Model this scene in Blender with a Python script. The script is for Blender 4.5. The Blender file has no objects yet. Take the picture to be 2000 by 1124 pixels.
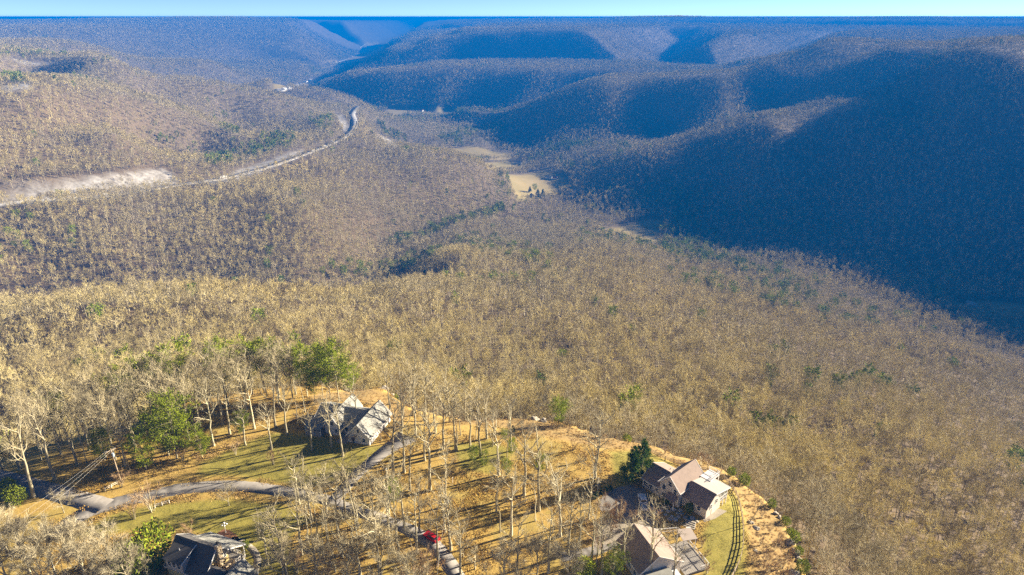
import bpy, bmesh, math, random
import numpy as np
from mathutils import Vector, Matrix

# ------------------------------------------------------------------ camera, sky, sun, exposure
sc = bpy.context.scene
COL = sc.collection
R = math.radians
PITCH, FOC, EYE = R(21.64), 1333.33, 110.0
cam_d = bpy.data.cameras.new("camera"); cam = bpy.data.objects.new("camera", cam_d); COL.objects.link(cam)
cam_d.sensor_width = 36.0; cam_d.lens = 24.0; cam_d.clip_start = 1.0; cam_d.clip_end = 200000.0
cam.location = (0, 0, EYE); cam.rotation_euler = (R(90) - PITCH, 0, 0)
sc.camera = cam

SUN_AZ, SUN_EL = R(22.0), R(19.8)          # azimuth measured from +x towards +y
TOSUN = Vector((math.cos(SUN_EL) * math.cos(SUN_AZ), math.cos(SUN_EL) * math.sin(SUN_AZ), math.sin(SUN_EL)))
world = bpy.data.worlds.new("World"); sc.world = world; world.use_nodes = True
wn = world.node_tree.nodes; wn.clear()
sky = wn.new("ShaderNodeTexSky"); sky.sky_type = 'NISHITA'; sky.sun_disc = False
sky.sun_elevation = SUN_EL; sky.sun_rotation = R(90) - SUN_AZ
sky.altitude = 3000.0; sky.air_density = 0.33; sky.dust_density = 0.0; sky.ozone_density = 2.8
bg = wn.new("ShaderNodeBackground"); bg.inputs[1].default_value = 0.05
wo = wn.new("ShaderNodeOutputWorld")
world.node_tree.links.new(sky.outputs[0], bg.inputs[0]); world.node_tree.links.new(bg.outputs[0], wo.inputs[0])
sun_d = bpy.data.lights.new("sun", 'SUN'); sun_d.energy = 5.0; sun_d.angle = R(0.53); sun_d.color = (1.0, 0.86, 0.66)
sun = bpy.data.objects.new("sun", sun_d); COL.objects.link(sun)
sun.rotation_euler = TOSUN.to_track_quat('Z', 'Y').to_euler(); sun.location = (300, 100, 300)
sc.view_settings.view_transform = 'Standard'; sc.view_settings.look = 'None'
sc.view_settings.gamma = 1.0; sc.view_settings.exposure = 2.0; sc.view_settings.use_curve_mapping = False
sc.render.engine = 'CYCLES'
sc.cycles.max_bounces = 4; sc.cycles.diffuse_bounces = 2; sc.cycles.glossy_bounces = 2
sc.cycles.volume_bounces = 0; sc.cycles.transparent_max_bounces = 8; sc.cycles.use_denoising = False; sc.cycles.use_adaptive_sampling = False; sc.cycles.sample_clamp_indirect = 1.0
HAZE_DENSITY = 2.0e-4

random.seed(5); rng = np.random.default_rng(5)

# ------------------------------------------------------------------ helpers: points, noise, meshes, materials
CP, SP = math.cos(PITCH), math.sin(PITCH)
def ray(u, v):
    a = (u - 1000) / FOC; b = (562 - v) / FOC
    return np.array((a, CP + SP * b, -SP + CP * b))
def at(u, v, z=0.0):
    d = ray(u, v); t = (z - EYE) / d[2]
    return (d[0] * t, d[1] * t, z)
def xy(u, v, z=0.0):
    p = at(u, v, z); return (p[0], p[1])

def _h(ix, iy, s):
    n = (ix.astype(np.int64) * 374761393 + iy.astype(np.int64) * 668265263 + s * 982451653) & 0x7fffffff
    n = ((n ^ (n >> 13)) * 1274126177) & 0x7fffffff
    return ((n ^ (n >> 16)) & 0xffff) / 65535.0
def vnoise(x, y, s=0):
    ix = np.floor(x); iy = np.floor(y); fx = x - ix; fy = y - iy
    fx = fx * fx * (3 - 2 * fx); fy = fy * fy * (3 - 2 * fy)
    a = _h(ix, iy, s); b = _h(ix + 1, iy, s); c = _h(ix, iy + 1, s); d = _h(ix + 1, iy + 1, s)
    return (a * (1 - fx) + b * fx) * (1 - fy) + (c * (1 - fx) + d * fx) * fy
def fbm(x, y, s=0, o=4):
    r = 0; am = .5; f = 1.0
    for k in range(o):
        r = r + am * (vnoise(x * f + 17.3 * k, y * f - 9.1 * k, s + k) - .5); am *= .5; f *= 2.03
    return r
def sstep(a, b, x):
    t = np.clip((x - a) / (b - a), 0, 1); return t * t * (3 - 2 * t)
def poly_sd(poly, X, Y):
    """signed distance to a closed polygon, positive inside"""
    d = np.full(X.shape, 1e18); ins = np.zeros(X.shape, bool); n = len(poly)
    for i in range(n):
        ax, ay = poly[i][:2]; bx, by = poly[(i + 1) % n][:2]; ex, ey = bx - ax, by - ay
        t = np.clip(((X - ax) * ex + (Y - ay) * ey) / (ex * ex + ey * ey + 1e-12), 0, 1)
        d = np.minimum(d, (X - ax - t * ex) ** 2 + (Y - ay - t * ey) ** 2)
        c = (ay > Y) != (by > Y)
        ins ^= c & (X < (bx - ax) * (Y - ay) / ((by - ay) if by != ay else 1e-12) + ax)
    d = np.sqrt(d); return np.where(ins, d, -d)
def line_d(pl, X, Y):
    """distance to an open polyline and interpolated height of the nearest point"""
    d = np.full(X.shape, 1e18); z = np.zeros(X.shape)
    for (a, b) in zip(pl[:-1], pl[1:]):
        ex, ey = b[0] - a[0], b[1] - a[1]
        t = np.clip(((X - a[0]) * ex + (Y - a[1]) * ey) / (ex * ex + ey * ey + 1e-12), 0, 1)
        dd = (X - a[0] - t * ex) ** 2 + (Y - a[1] - t * ey) ** 2
        m = dd < d; d = np.where(m, dd, d); z = np.where(m, a[2] + t * (b[2] - a[2]), z)
    return np.sqrt(d), z

def mesh_np(name, V, Fq, mat=None, smooth=False):
    """mesh from an (n,3) array and an (m,k) face array or a list of such arrays"""
    me = bpy.data.meshes.new(name)
    Fs = Fq if isinstance(Fq, list) else [Fq]
    Fs = [np.asarray(f, dtype=np.int32) for f in Fs if len(f)]
    V = np.asarray(V, dtype=np.float32)
    me.vertices.add(len(V)); me.vertices.foreach_set("co", V.ravel())
    idx = np.concatenate([f.ravel() for f in Fs]); tot = np.concatenate([np.full(len(f), f.shape[1], np.int32) for f in Fs])
    me.loops.add(len(idx)); me.loops.foreach_set("vertex_index", idx)
    me.polygons.add(len(tot)); st = np.concatenate(([0], np.cumsum(tot)[:-1])).astype(np.int32)
    me.polygons.foreach_set("loop_start", st); me.polygons.foreach_set("loop_total", tot)
    if smooth: me.polygons.foreach_set("use_smooth", np.ones(len(tot), bool))
    me.update(calc_edges=True)
    if mat: me.materials.append(mat)
    return me
def link(name, me, parent=None, loc=None, rotz=None):
    o = bpy.data.objects.new(name, me); COL.objects.link(o)
    if parent: o.parent = parent
    if loc is not None: o.location = loc
    if rotz is not None: o.rotation_euler = (0, 0, rotz)
    return o
def empty(name, loc=(0, 0, 0), rotz=0.0):
    o = bpy.data.objects.new(name, None); COL.objects.link(o); o.location = loc; o.rotation_euler = (0, 0, rotz)
    o.empty_display_size = .5
    return o
def tag(o, label=None, cat=None, group=None, kind=None):
    if label: o["label"] = label
    if cat: o["category"] = cat
    if group: o["group"] = group
    if kind: o["kind"] = kind
    return o
class MB:
    """collects boxes, prisms, tubes and loose faces into one mesh"""
    def __init__(s): s.v = []; s.f = []
    def add(s, vs, fs):
        n = len(s.v); s.v += [tuple(p) for p in vs]; s.f += [tuple(i + n for i in f) for f in fs]; return s
    def box(s, x0, x1, y0, y1, z0, z1):
        return s.add([(x0, y0, z0), (x1, y0, z0), (x1, y1, z0), (x0, y1, z0), (x0, y0, z1), (x1, y0, z1), (x1, y1, z1), (x0, y1, z1)],
                     [(0, 3, 2, 1), (4, 5, 6, 7), (0, 1, 5, 4), (1, 2, 6, 5), (2, 3, 7, 6), (3, 0, 4, 7)])
    def prism(s, pts, dx):
        """closed solid: polygon pts (3-D, planar) swept along vector dx"""
        n = len(pts); a = [tuple(p) for p in pts]; b = [(p[0] + dx[0], p[1] + dx[1], p[2] + dx[2]) for p in pts]
        return s.add(a + b, [tuple(range(n))[::-1], tuple(range(n, 2 * n))] + [(i, (i + 1) % n, n + (i + 1) % n, n + i) for i in range(n)])
    def slab(s, quad, t):
        """a quad (3-D corners) thickened downwards by t"""
        return s.prism(quad, (0, 0, -t))
    def bar(s, p, q, w, h=None):
        """rectangular bar from p to q"""
        p = Vector(p); q = Vector(q); d = (q - p).normalized(); h = h or w
        up = Vector((0, 0, 1)) if abs(d.z) < .95 else Vector((1, 0, 0))
        sx = d.cross(up).normalized() * (w / 2); sz = sx.cross(d).normalized() * (h / 2)
        return s.prism([p - sx - sz, p + sx - sz, p + sx + sz, p - sx + sz], q - p)
    def tube(s, p, q, r0, r1=None, n=8, cap=True):
        p = Vector(p); q = Vector(q); r1 = r0 if r1 is None else r1; d = (q - p).normalized()
        up = Vector((0, 0, 1)) if abs(d.z) < .95 else Vector((1, 0, 0))
        a = d.cross(up).normalized(); b = d.cross(a)
        vs = []
        for c, r in ((p, r0), (q, r1)):
            for i in range(n):
                t = 2 * math.pi * i / n; vs.append(c + a * (math.cos(t) * r) + b * (math.sin(t) * r))
        fs = [(i, n + i, n + (i + 1) % n, (i + 1) % n) for i in range(n)]
        if cap: fs += [tuple(range(n)), tuple(range(2 * n - 1, n - 1, -1))]
        return s.add(vs, fs)
    def ball(s, c, rx, ry, rz, n=8, m=5):
        vs = [(c[0], c[1], c[2] + rz)]
        for j in range(1, m):
            ph = math.pi * j / m
            for i in range(n):
                t = 2 * math.pi * i / n
                vs.append((c[0] + rx * math.sin(ph) * math.cos(t), c[1] + ry * math.sin(ph) * math.sin(t), c[2] + rz * math.cos(ph)))
        vs.append((c[0], c[1], c[2] - rz)); e = len(vs) - 1
        fs = [(0, 1 + i, 1 + (i + 1) % n) for i in range(n)]
        for j in range(m - 2):
            for i in range(n):
                a = 1 + j * n + i; b = 1 + j * n + (i + 1) % n; fs.append((a, a + n, b + n, b))
        k = 1 + (m - 2) * n
        fs += [(k + i, e, k + (i + 1) % n) for i in range(n)]
        return s.add(vs, fs)
    def mesh(s, name, mat, bevel=0.0, smooth=False):
        me = bpy.data.meshes.new(name); me.from_pydata(s.v, [], s.f)
        bm = bmesh.new(); bm.from_mesh(me)
        if bevel: bmesh.ops.bevel(bm, geom=list(bm.edges), offset=bevel, segments=1, affect='EDGES')
        bmesh.ops.recalc_face_normals(bm, faces=bm.faces); bm.to_mesh(me); bm.free()
        if smooth:
            for p in me.polygons: p.use_smooth = True
        me.materials.append(mat); return me
    def build(s, name, mat, parent=None, bevel=0.0, smooth=False):
        return link(name, s.mesh(name, mat, bevel, smooth), parent)

MATS = {}
def nt_new(name):
    m = bpy.data.materials.new(name); m.use_nodes = True; t = m.node_tree
    b = t.nodes["Principled BSDF"]; b.inputs["Roughness"].default_value = .9
    MATS[name] = m; return m, t, b
def N(t, typ, **kw):
    n = t.nodes.new(typ)
    for k, v in kw.items():
        if k.startswith("i_"): n.inputs[int(k[2:])].default_value = v
        else: setattr(n, k, v)
    return n
def L(t, a, b): t.links.new(a, b)
def ramp(t, fac, stops):
    r = t.nodes.new("ShaderNodeValToRGB"); e = r.color_ramp.elements
    while len(e) > 1: e.remove(e[-1])
    e[0].position = stops[0][0]; e[0].color = (*stops[0][1], 1)
    for p, c in stops[1:]:
        q = e.new(p); q.color = (*c, 1)
    L(t, fac, r.inputs[0]); return r.outputs[0]
def mixc(t, fac, a, b, mode='MIX'):
    m = t.nodes.new("ShaderNodeMix"); m.data_type = 'RGBA'; m.blend_type = mode
    if hasattr(fac, "is_linked"): L(t, fac, m.inputs[0])
    else: m.inputs[0].default_value = fac
    for s, k in ((a, 6), (b, 7)):
        if hasattr(s, "is_linked"): L(t, s, m.inputs[k])
        else: m.inputs[k].default_value = (*s, 1)
    return m.outputs[2]
def noise(t, co, scale, detail=4, rough=.6):
    n = t.nodes.new("ShaderNodeTexNoise"); n.inputs["Scale"].default_value = scale
    n.inputs["Detail"].default_value = detail; n.inputs["Roughness"].default_value = rough
    if co is not None: L(t, co, n.inputs["Vector"])
    return n.outputs[0]
def math_n(t, op, a, b=0.0):
    m = t.nodes.new("ShaderNodeMath"); m.operation = op
    for s, k in ((a, 0), (b, 1)):
        if hasattr(s, "is_linked"): L(t, s, m.inputs[k])
        else: m.inputs[k].default_value = s
    return m.outputs[0]
def bump(t, b, h, strength=.4, dist=.1):
    n = t.nodes.new("ShaderNodeBump"); n.inputs["Strength"].default_value = strength; n.inputs["Distance"].default_value = dist
    L(t, h, n.inputs["Height"]); L(t, n.outputs[0], b.inputs["Normal"])
def simple(name, c, rough=.8, var=.15, scale=3.0, metal=0.0, bmp=0.0):
    """plain coloured surface with a little uneven wear"""
    m, t, b = nt_new(name); co = t.nodes.new("ShaderNodeTexCoord").outputs["Object"]
    n = noise(t, co, scale, 5, .65)
    c0 = tuple(x * (1 - var) for x in c); c1 = tuple(min(1, x * (1 + var)) for x in c)
    L(t, ramp(t, n, [(.3, c0), (.7, c1)]), b.inputs["Base Color"])
    b.inputs["Roughness"].default_value = rough; b.inputs["Metallic"].default_value = metal
    if bmp: bump(t, b, n, bmp, .05)
    return m

# ------------------------------------------------------------------ terrain
EDGE_PX = [(-120, 905), (0, 878), (100, 848), (250, 812), (350, 778), (450, 755), (540, 742), (620, 738), (690, 748), (738, 744), (768, 762),
           (800, 785), (850, 797), (900, 801), (980, 801), (1040, 806), (1090, 812), (1150, 828), (1220, 843), (1280, 855), (1335, 876),
           (1395, 894), (1440, 918), (1490, 955), (1530, 1000), (1557, 1050), (1572, 1090), (1580, 1124)]
EDGE = [xy(u, v) for u, v in EDGE_PX]
PLATEAU = EDGE + [(92, 60), (100, -300), (-700, -300), (-600, 60), (-330, 120)]

# control points of the land as seen from the drone: (u, v, height); tree tops are about 13 m above the ground
CTRL_UV = [
 (2000,1124,-58),(1700,1000,-42),(1700,1124,-42),(1600,900,-38),(2000,900,-100),(1500,800,-48),(2000,750,-185),(1700,750,-95),(1300,760,-48),
 (1100,740,-46),(900,740,-46),(1000,680,-65),(1300,680,-80),(1600,650,-150),(1900,640,-250),(2000,618,-268),(1940,600,-270),(1700,560,-262),
 (1500,600,-165),(1500,520,-258),(1400,480,-268),(1290,440,-270),(1240,450,-270),(1350,560,-170),(1200,520,-150),(1200,480,-205),(1100,600,-95),
 (1000,560,-115),(900,600,-85),(700,620,-75),(800,540,-118),(600,560,-100),(400,555,-95),(200,575,-95),(0,600,-95),(400,640,-65),(200,660,-65),
 (0,680,-65),(0,760,-45),(200,730,-42),(500,660,-50),(700,690,-45),(1000,480,-200),(1100,440,-245),(850,500,-165),(1000,520,-155),
 (0,590,-185),(200,565,-188),(400,543,-190),(600,530,-192),(740,470,-215),(850,440,-228),(950,420,-240),(1010,405,-258),
 (0,500,-150),(200,480,-155),(400,450,-160),(600,420,-160),
 (0,405,-120),(200,385,-125),(340,355,-133),(460,335,-139),(600,293,-150),(665,262,-158),(690,235,-162),(700,205,-172),
 (700,400,-175),(850,330,-185),(950,330,-215),(1000,380,-248),(900,450,-222),(760,290,-172),(820,285,-185),(900,300,-215),(960,345,-232),
 (900,292,-268),(1000,320,-270),(1060,350,-270),(1130,370,-270),(1050,390,-266),(760,240,-215),(830,265,-240),(890,283,-264),
 (800,213,-270),(900,215,-268),(950,250,-268),(1000,270,-266),(720,215,-200),
 (0,350,-95),(0,250,-52),(60,165,-3),(0,152,2),(71,176,-12),(130,190,-30),(267,212,-65),(380,230,-97),(470,249,-126),(580,263,-150),(228,120,-11),(350,145,-46),(495,170,-91),(605,200,-140),(198,204,-48),(336,220,-82),(422,239,-112),(523,258,-140),(635,269,-160),
 (200,300,-95),(200,240,-65),(400,300,-125),(520,290,-143),(100,240,-60),
 (185,105,8),(90,102,12),(0,110,12),(270,135,-30),(430,155,-62),(560,185,-120),(650,213,-160),(300,190,-88),(450,220,-140),(560,230,-155),(130,150,-20),
 (330,75,0),(200,68,5),(0,68,5),(450,105,-105),(560,130,-205),(640,145,-258),(250,110,-60),(400,140,-190),(500,165,-268),(580,170,-270),(670,122,-270),
 (330,35,30),(560,35,25),(730,40,20),(640,58,-50),(700,85,-235),(740,64,-165),(0,42,22),(200,48,12),(300,58,-10),(560,70,-120),(500,95,-160),(640,100,-245),
 (720,86,-266),(900,44,0),(950,40,18),(800,70,-150),(760,84,-230),(930,49,0),(874,69,-80),(806,86,-160),(724,112,-232),(657,129,-268),
 (1000,80,-103),(1150,68,-61),(900,115,-205),(1000,120,-220),(1150,112,-200),(1100,45,20),(1407,54,2),(1330,95,-150),(1250,122,-215),(1500,50,12),(1450,92,-125),(1300,65,-60),
 (900,129,-128),(760,131,-138),(700,137,-165),(600,166,-260),(1000,131,-126),(1100,134,-122),(1200,139,-116),(900,165,-195),(760,175,-225),(1050,175,-198),(1000,205,-262),
 (1207,136,-180),(1350,117,-130),(1500,107,-80),
 (2000,76,34),(1850,76,34),(1725,78,33),(1624,84,26),(1580,93,10),(1508,112,-18),(1403,137,-56),(1307,149,-80),(1186,173,-118),(1100,197,-160),(1000,232,-218),(930,262,-250),
 (1710,192,-77),(1508,245,-122),(1390,277,-168),(1278,307,-203),(1200,325,-236),(1403,165,-92),(1307,178,-118),(1186,203,-158),(1100,225,-195),(1508,142,-58),(1624,115,-18),(1725,108,-8),(1500,185,-120),(1300,235,-205),(1150,245,-214),(1050,262,-248),(1700,130,-22),(1750,160,-52),(2000,110,32),(1850,120,13),
 (2000,200,-44),(2000,300,-128),(2000,400,-191),(2000,500,-245),(2000,590,-268),(1800,300,-147),(1800,400,-210),(1800,500,-259),(1800,200,-76),(1600,300,-172),(1600,400,-240),
 (1500,460,-266),(1400,380,-252),(1400,310,-198),(1200,285,-222),(1120,290,-244),(1050,292,-262),(1300,390,-265),(1200,400,-269),(1700,200,-75),
]
# hidden or outside the view: (u, horizontal distance, ground height)
CTRL_R = [(0,690,-205),(200,690,-205),(400,690,-208),(600,720,-210),(800,790,-222),
 (100,1400,-75),(200,1490,-108),(300,1570,-138),(400,1640,-160),(500,1750,-178),(300,2400,-135),(100,2300,-70),(500,2500,-200),(800,2080,-275),(900,4300,-245),(700,4400,-262),(1100,3700,-240),
 (1300,3200,-240),(1450,3100,-200),(1200,3300,-235),(100,4300,0),(400,4500,-150),(820,15000,-60),(820,22000,-40),(820,40000,-60),(100,12000,30),(100,20000,10),(100,40000,-40),
 (1200,9000,20),(1600,9000,28),(2000,9000,28),(1200,16000,10),(1600,16000,20),(2000,16000,20),(1200,40000,-40),(2000,40000,-40),(1700,2400,25),(2000,2100,40),(1700,4200,0),(2000,4500,10),(1700,6500,-60),(2000,6500,0),(1300,7000,10),(1000,7500,15)]
# wide of the frame: (azimuth degrees from +y clockwise, distance, ground)
CTRL_A = [(50,150,-40),(50,400,-150),(50,800,-275),(50,1200,-252),(50,1500,-45),(50,1900,20),(50,2800,20),(50,8000,20),(50,40000,-30),
 (75,200,-70),(75,500,-200),(75,900,-283),(75,1300,-260),(75,1700,-20),(75,2200,15),(75,20000,0),(110,250,-80),(110,700,-240),(110,1500,-150),(110,2500,0),(110,20000,0),
 (180,100,0),(180,1000,0),(180,20000,0),(180,60000,0),(-110,300,0),(-110,1500,0),(-110,20000,0),(-75,300,-40),(-75,700,-150),(-75,1100,0),(-75,5000,10),(-75,40000,0),
 (-50,260,-60),(-50,420,-90),(-50,560,-110),(-50,680,-200),(-50,900,-135),(-50,1250,-10),(-50,2500,5),(-50,10000,15),(-50,40000,-30)]
def _ctrl():
    P = []; Z = []
    for u, v, z in CTRL_UV:
        x, y, _ = at(u, v, z); P.append((math.atan2(x, y), math.log(math.hypot(x, y)))); Z.append(z - 13)
    for u, r, z in CTRL_R:
        P.append((math.atan((u - 1000) / FOC), math.log(r))); Z.append(z)
    for a, r, z in CTRL_A:
        P.append((R(a), math.log(r))); Z.append(z)
    for i, (u, v) in enumerate(EDGE_PX):            # foot of the bluff
        x, y = EDGE[i]
        j0 = EDGE[max(0, i - 1)]; j1 = EDGE[min(len(EDGE) - 1, i + 1)]
        nx, ny = -(j1[1] - j0[1]), (j1[0] - j0[0]); q = math.hypot(nx, ny); nx /= q; ny /= q
        P.append((math.atan2(x + nx * 9, y + ny * 9), math.log(math.hypot(x + nx * 9, y + ny * 9)))); Z.append(-16 if u < 1300 else -19)
        P.append((math.atan2(x + nx * 30, y + ny * 30), math.log(math.hypot(x + nx * 30, y + ny * 30)))); Z.append(-27 if u < 1300 else -29)
    return np.array(P), np.array(Z)
_P, _Z = _ctrl()
KS = np.array((1.0, .55)); _C2 = .025 ** 2
def _kern(A, B):
    d = (A[:, None, :] - B[None, :, :]) * KS
    return np.sqrt((d ** 2).sum(-1) + _C2)
_n = len(_P); _A = np.zeros((_n + 3, _n + 3)); _A[:_n, :_n] = -_kern(_P, _P) + np.eye(_n) * .002
_A[:_n, _n] = _A[_n, :_n] = 1; _A[:_n, _n + 1:] = _P; _A[_n + 1:, :_n] = _P.T
_W = np.linalg.solve(_A, np.concatenate((_Z, np.zeros(3))))
def rbf(x, y):
    Q = np.stack((np.arctan2(x, y), np.log(np.hypot(x, y) + 1e-6)), 1); out = np.empty(len(Q))
    for i in range(0, len(Q), 20000):
        q = Q[i:i + 20000]; out[i:i + 20000] = -_kern(q, _P) @ _W[:_n] + _W[_n] + q @ _W[_n + 1:]
    return out
HWY = None
# the dissected plateau beyond: creeks cut valleys with even side slopes into a nearly level top
def ur(u, r, z):
    a = math.atan((u - 1000) / FOC); return (r * math.sin(a), r * math.cos(a), z)
def uvz(u, v, z): return at(u, v, z)
CREEKS = [  # (points, half width of the floor, side slope)
 ([at(1060,350,-270), at(930,265,-270), at(800,216,-270), ur(690,3250,-270), ur(610,3500,-270), ur(575,3800,-270), ur(628,4600,-270), ur(676,5600,-270), ur(705,6800,-270), ur(722,8500,-268), ur(770,10500,-262), ur(812,13000,-255), ur(835,18000,-230), ur(820,26000,-150)], 95, .46),
 ([at(880,217,-270), ur(1000,2870,-262), ur(1130,2880,-235), ur(1280,2900,-190), ur(1400,3020,-140), ur(1560,3200,-60)], 30, .40),
 ([ur(585,3950,-270), ur(680,4050,-269), ur(760,4080,-266), ur(900,4080,-258), ur(1100,4000,-246), ur(1230,3900,-222), ur(1400,3720,-170), ur(1560,3600,-90)], 40, .60),
 ([ur(1215,3950,-225), ur(1290,4700,-170), ur(1330,5900,-60)], 15, .50), ([ur(1400,3750,-170), ur(1500,4500,-110), ur(1600,5500,-30)], 15, .50),
 ([ur(712,7600,-268), ur(780,7500,-258), ur(880,7300,-215), ur(1000,7500,-100), ur(1150,8000,-20)], 25, .42),
 ([ur(676,5600,-270), ur(560,5700,-240), ur(450,5400,-160), ur(330,5100,-60), ur(150,5000,0)], 25, .36),
 ([ur(575,3750,-270), ur(500,3450,-262), ur(400,2950,-205), ur(300,2650,-140), ur(200,2480,-75), ur(60,2400,-10)], 30, .36),
 ([ur(800,11500,-258), ur(900,11500,-180), ur(1050,12500,-60)], 30, .35), ([ur(740,9600,-266), ur(620,10500,-160), ur(450,11000,-40)], 30, .35),
 ([ur(1300,7600,-40), ur(1500,7000,-120), ur(1750,6500,-160), ur(2100,6200,-200)], 40, .30)]
TOPS = [ur(600,3700,-262), ur(700,3590,-172), ur(760,3420,-142), ur(900,3330,-130), ur(1000,3320,-128), ur(1100,3280,-124), ur(1200,3080,-118), ur(1350,3500,-125), ur(1500,3300,-80),
 ur(930,4900,8), ur(1050,4800,16), ur(1200,4800,18), ur(1250,6200,8), ur(1050,6200,12), ur(874,4850,-40), ur(806,4850,-100), ur(724,4800,-188), ur(660,4750,-250), ur(1407,4500,0), ur(100,3350,0), ur(330,3150,-4), ur(450,3750,-108), ur(560,4200,-205), ur(620,4500,-255),
 ur(300,8800,28), ur(450,9000,42), ur(600,9200,30), ur(735,9300,2), ur(950,9300,26), ur(900,8000,-10), ur(860,7900,-62), ur(800,8000,-155), ur(1600,2700,22), ur(2000,2600,28), ur(2000,4500,14), ur(1700,4600,10), ur(1100,8800,30), ur(1250,8800,46), ur(1450,8600,34), ur(1700,8600,44), ur(1950,8600,32), ur(2150,8600,34),
 ur(100,6500,8), ur(50,9000,22), ur(100,14000,10), ur(800,30000,-60), ur(1500,16000,0), ur(100,25000,-40), ur(1600,30000,-60), ur(1400,2700,-82), ur(1500,2750,-30), ur(1300,2680,-95), ur(1186,2750,-135), ur(1100,2750,-175)]
_TP = np.array([(math.atan2(p[0], p[1]), .6 * math.log(math.hypot(p[0], p[1]))) for p in TOPS]); _TZ = np.array([p[2] + .0060 * min(math.hypot(p[0], p[1]), 9000) for p in TOPS])
def creek_land(x, y):
    wx = x + fbm(x / 700, y / 700, 61, 3) * 260; wy = y + fbm(x / 700 + 40, y / 700, 66, 3) * 260
    q = np.stack((np.arctan2(x, y), .6 * np.log(np.hypot(x, y))), 1)
    d2 = ((q[:, None, :] - _TP[None]) ** 2).sum(-1) + 4e-5; w = d2 ** -2.0; top = (w * _TZ).sum(1) / w.sum(1)
    r = np.hypot(x, y); top = top + np.clip((r - 4500) / 4000, 0, 1) * fbm(x / 2400, y / 2400, 51, 4) * 44 - 13
    h = np.full(x.shape, 1e9)
    for pl, hw, sl in CREEKS:
        d, z = line_d(pl, wx, wy); d = np.maximum(0, d - hw); h = np.minimum(h, z - 13 + sl * d * (1 + .35 * np.clip(d / 700, 0, 1)))
    k = 14.0; m_ = np.minimum(h, top); return m_ - k * np.log(np.exp(-(h - m_) / k) + np.exp(-(top - m_) / k)) + k * .3
def height(x, y):
    x = np.atleast_1d(np.asarray(x, float)); y = np.atleast_1d(np.asarray(y, float))
    r = np.hypot(x, y); z = np.empty(x.shape)
    b = rbf(x, y)
    # gullies and spurs, fading out on the valley floor and near the drone
    amp = np.clip((r - 500) / 1500, 0, 1) * np.clip((b + 283) / 60, 0, 1) * np.clip(r / 4000, .5, 1.6)
    b = b + amp * (fbm(x / 420, y / 420, 3, 4) * 24 + (np.abs(fbm(x / 600 + 5, y / 600, 9, 3)) - .12) * 45)
    b = b + np.clip((r - 250) / 400, 0, 1) * np.clip((b + 283) / 40, .1, 1) * fbm(x / 90, y / 90, 21, 3) * 9
    far = r > 2550
    if far.any():
        w = sstep(2600, 2900, r[far]); b[far] = b[far] * (1 - w) + creek_land(x[far], y[far]) * w + w * fbm(x[far] / 160, y[far] / 160, 71, 3) * 10
    b = np.maximum(b, -286 + 0 * b)
    if HWY is not None:
        m = (r > 600) & (r < 3200) & (x < 0)
        if m.any():
            d, hz = line_d(HWY, x[m], y[m]); w = 1 - sstep(16, 48, d); b[m] = b[m] * (1 - w) + hz * w
    z = b
    near = r < 900
    if near.any():
        sd = poly_sd(PLATEAU, x[near], y[near]) + fbm(x[near] / 9, y[near] / 9, 31, 3) * 5.0
        zp = -2.6 * (1 - sstep(0, 15, sd)) + .25 * fbm(x[near] / 14, y[near] / 14, 41, 3) * (1 - sstep(4, 18, sd))
        w = sstep(-5.5, .5, sd)
        z[near] = np.minimum(b[near], -12 + 0 * b[near]) * (1 - w) + zp * w
    m = y < 60
    far_in = (~near) & (poly_sd(PLATEAU, x, y) > 0) if (~near).any() else None
    if far_in is not None: z[far_in] = 0
    return z
def ground_at(u, v, lo=100.0, hi=40000.0):
    """point where the land is seen at that place of the view"""
    d = ray(u, v); t = np.geomspace(lo, hi, 1500); X, Y, Zr = d[0] * t, d[1] * t, EYE + d[2] * t
    hit = np.nonzero(height(X, Y) > Zr)[0]
    i = hit[0] if len(hit) else len(t) - 1
    t = np.linspace(t[max(i - 1, 0)], t[i], 40); X, Y, Zr = d[0] * t, d[1] * t, EYE + d[2] * t
    hit = np.nonzero(height(X, Y) > Zr)[0]; k = hit[0] if len(hit) else -1
    return (X[k], Y[k], Zr[k])
# the highway along the far slope: pinned heights, then the slope is cut to it
_hw = [(-160,420,-131),(0,404,-133),(120,393,-136),(230,379,-139),(340,362,-143),(440,347,-148),(520,327,-152),(590,303,-158),(640,284,-164),(672,268,-168),(690,250,-171),(692,236,-174),(688,222,-178),(700,208,-190)]
HWY = [at(u, v, z) for u, v, z in _hw]
# ------------------------------------------------------------------ ground sheet with its cover zones
def PX(*pts): return [xy(u, v) for u, v in pts]
LAWN = [PX((395,905),(470,868),(540,845),(610,850),(700,872),(770,872),(735,905),(690,930),(610,950),(560,945),(470,928),(380,930)),
        PX((130,1055),(230,1000),(320,985),(440,975),(545,985),(600,1010),(560,1060),(590,1124),(470,1124),(470,1060),(350,1030),(300,1030)),
        PX((1385,1012),(1418,972),(1428,950),(1444,975),(1450,1010),(1456,1060),(1456,1140),(1375,1140),(1372,1045)),
        PX((880,868),(960,858),(1000,885),(960,925),(900,915)),
        PX((1190,880),(1260,870),(1320,900),(1250,940),(1205,960))]
DRY = [PX((600,770),(660,752),(720,742),(770,765),(800,795),(780,830),(740,800),(690,775),(620,800)),
       PX((870,812),(900,798),(980,798),(1060,806),(1100,815),(1160,832),(1230,845),(1290,860),(1340,880),(1400,897),(1445,925),(1425,930),(1370,905),(1310,885),(1250,868),(1190,870),(1120,862),(1040,845),(960,820),(900,818)),
       PX((1438,925),(1492,955),(1532,1002),(1560,1060),(1572,1130),(1470,1130),(1462,1040),(1455,990)),
       PX((1140,1030),(1200,1010),(1290,1000),(1290,1030),(1210,1070),(1150,1080))]
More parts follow.
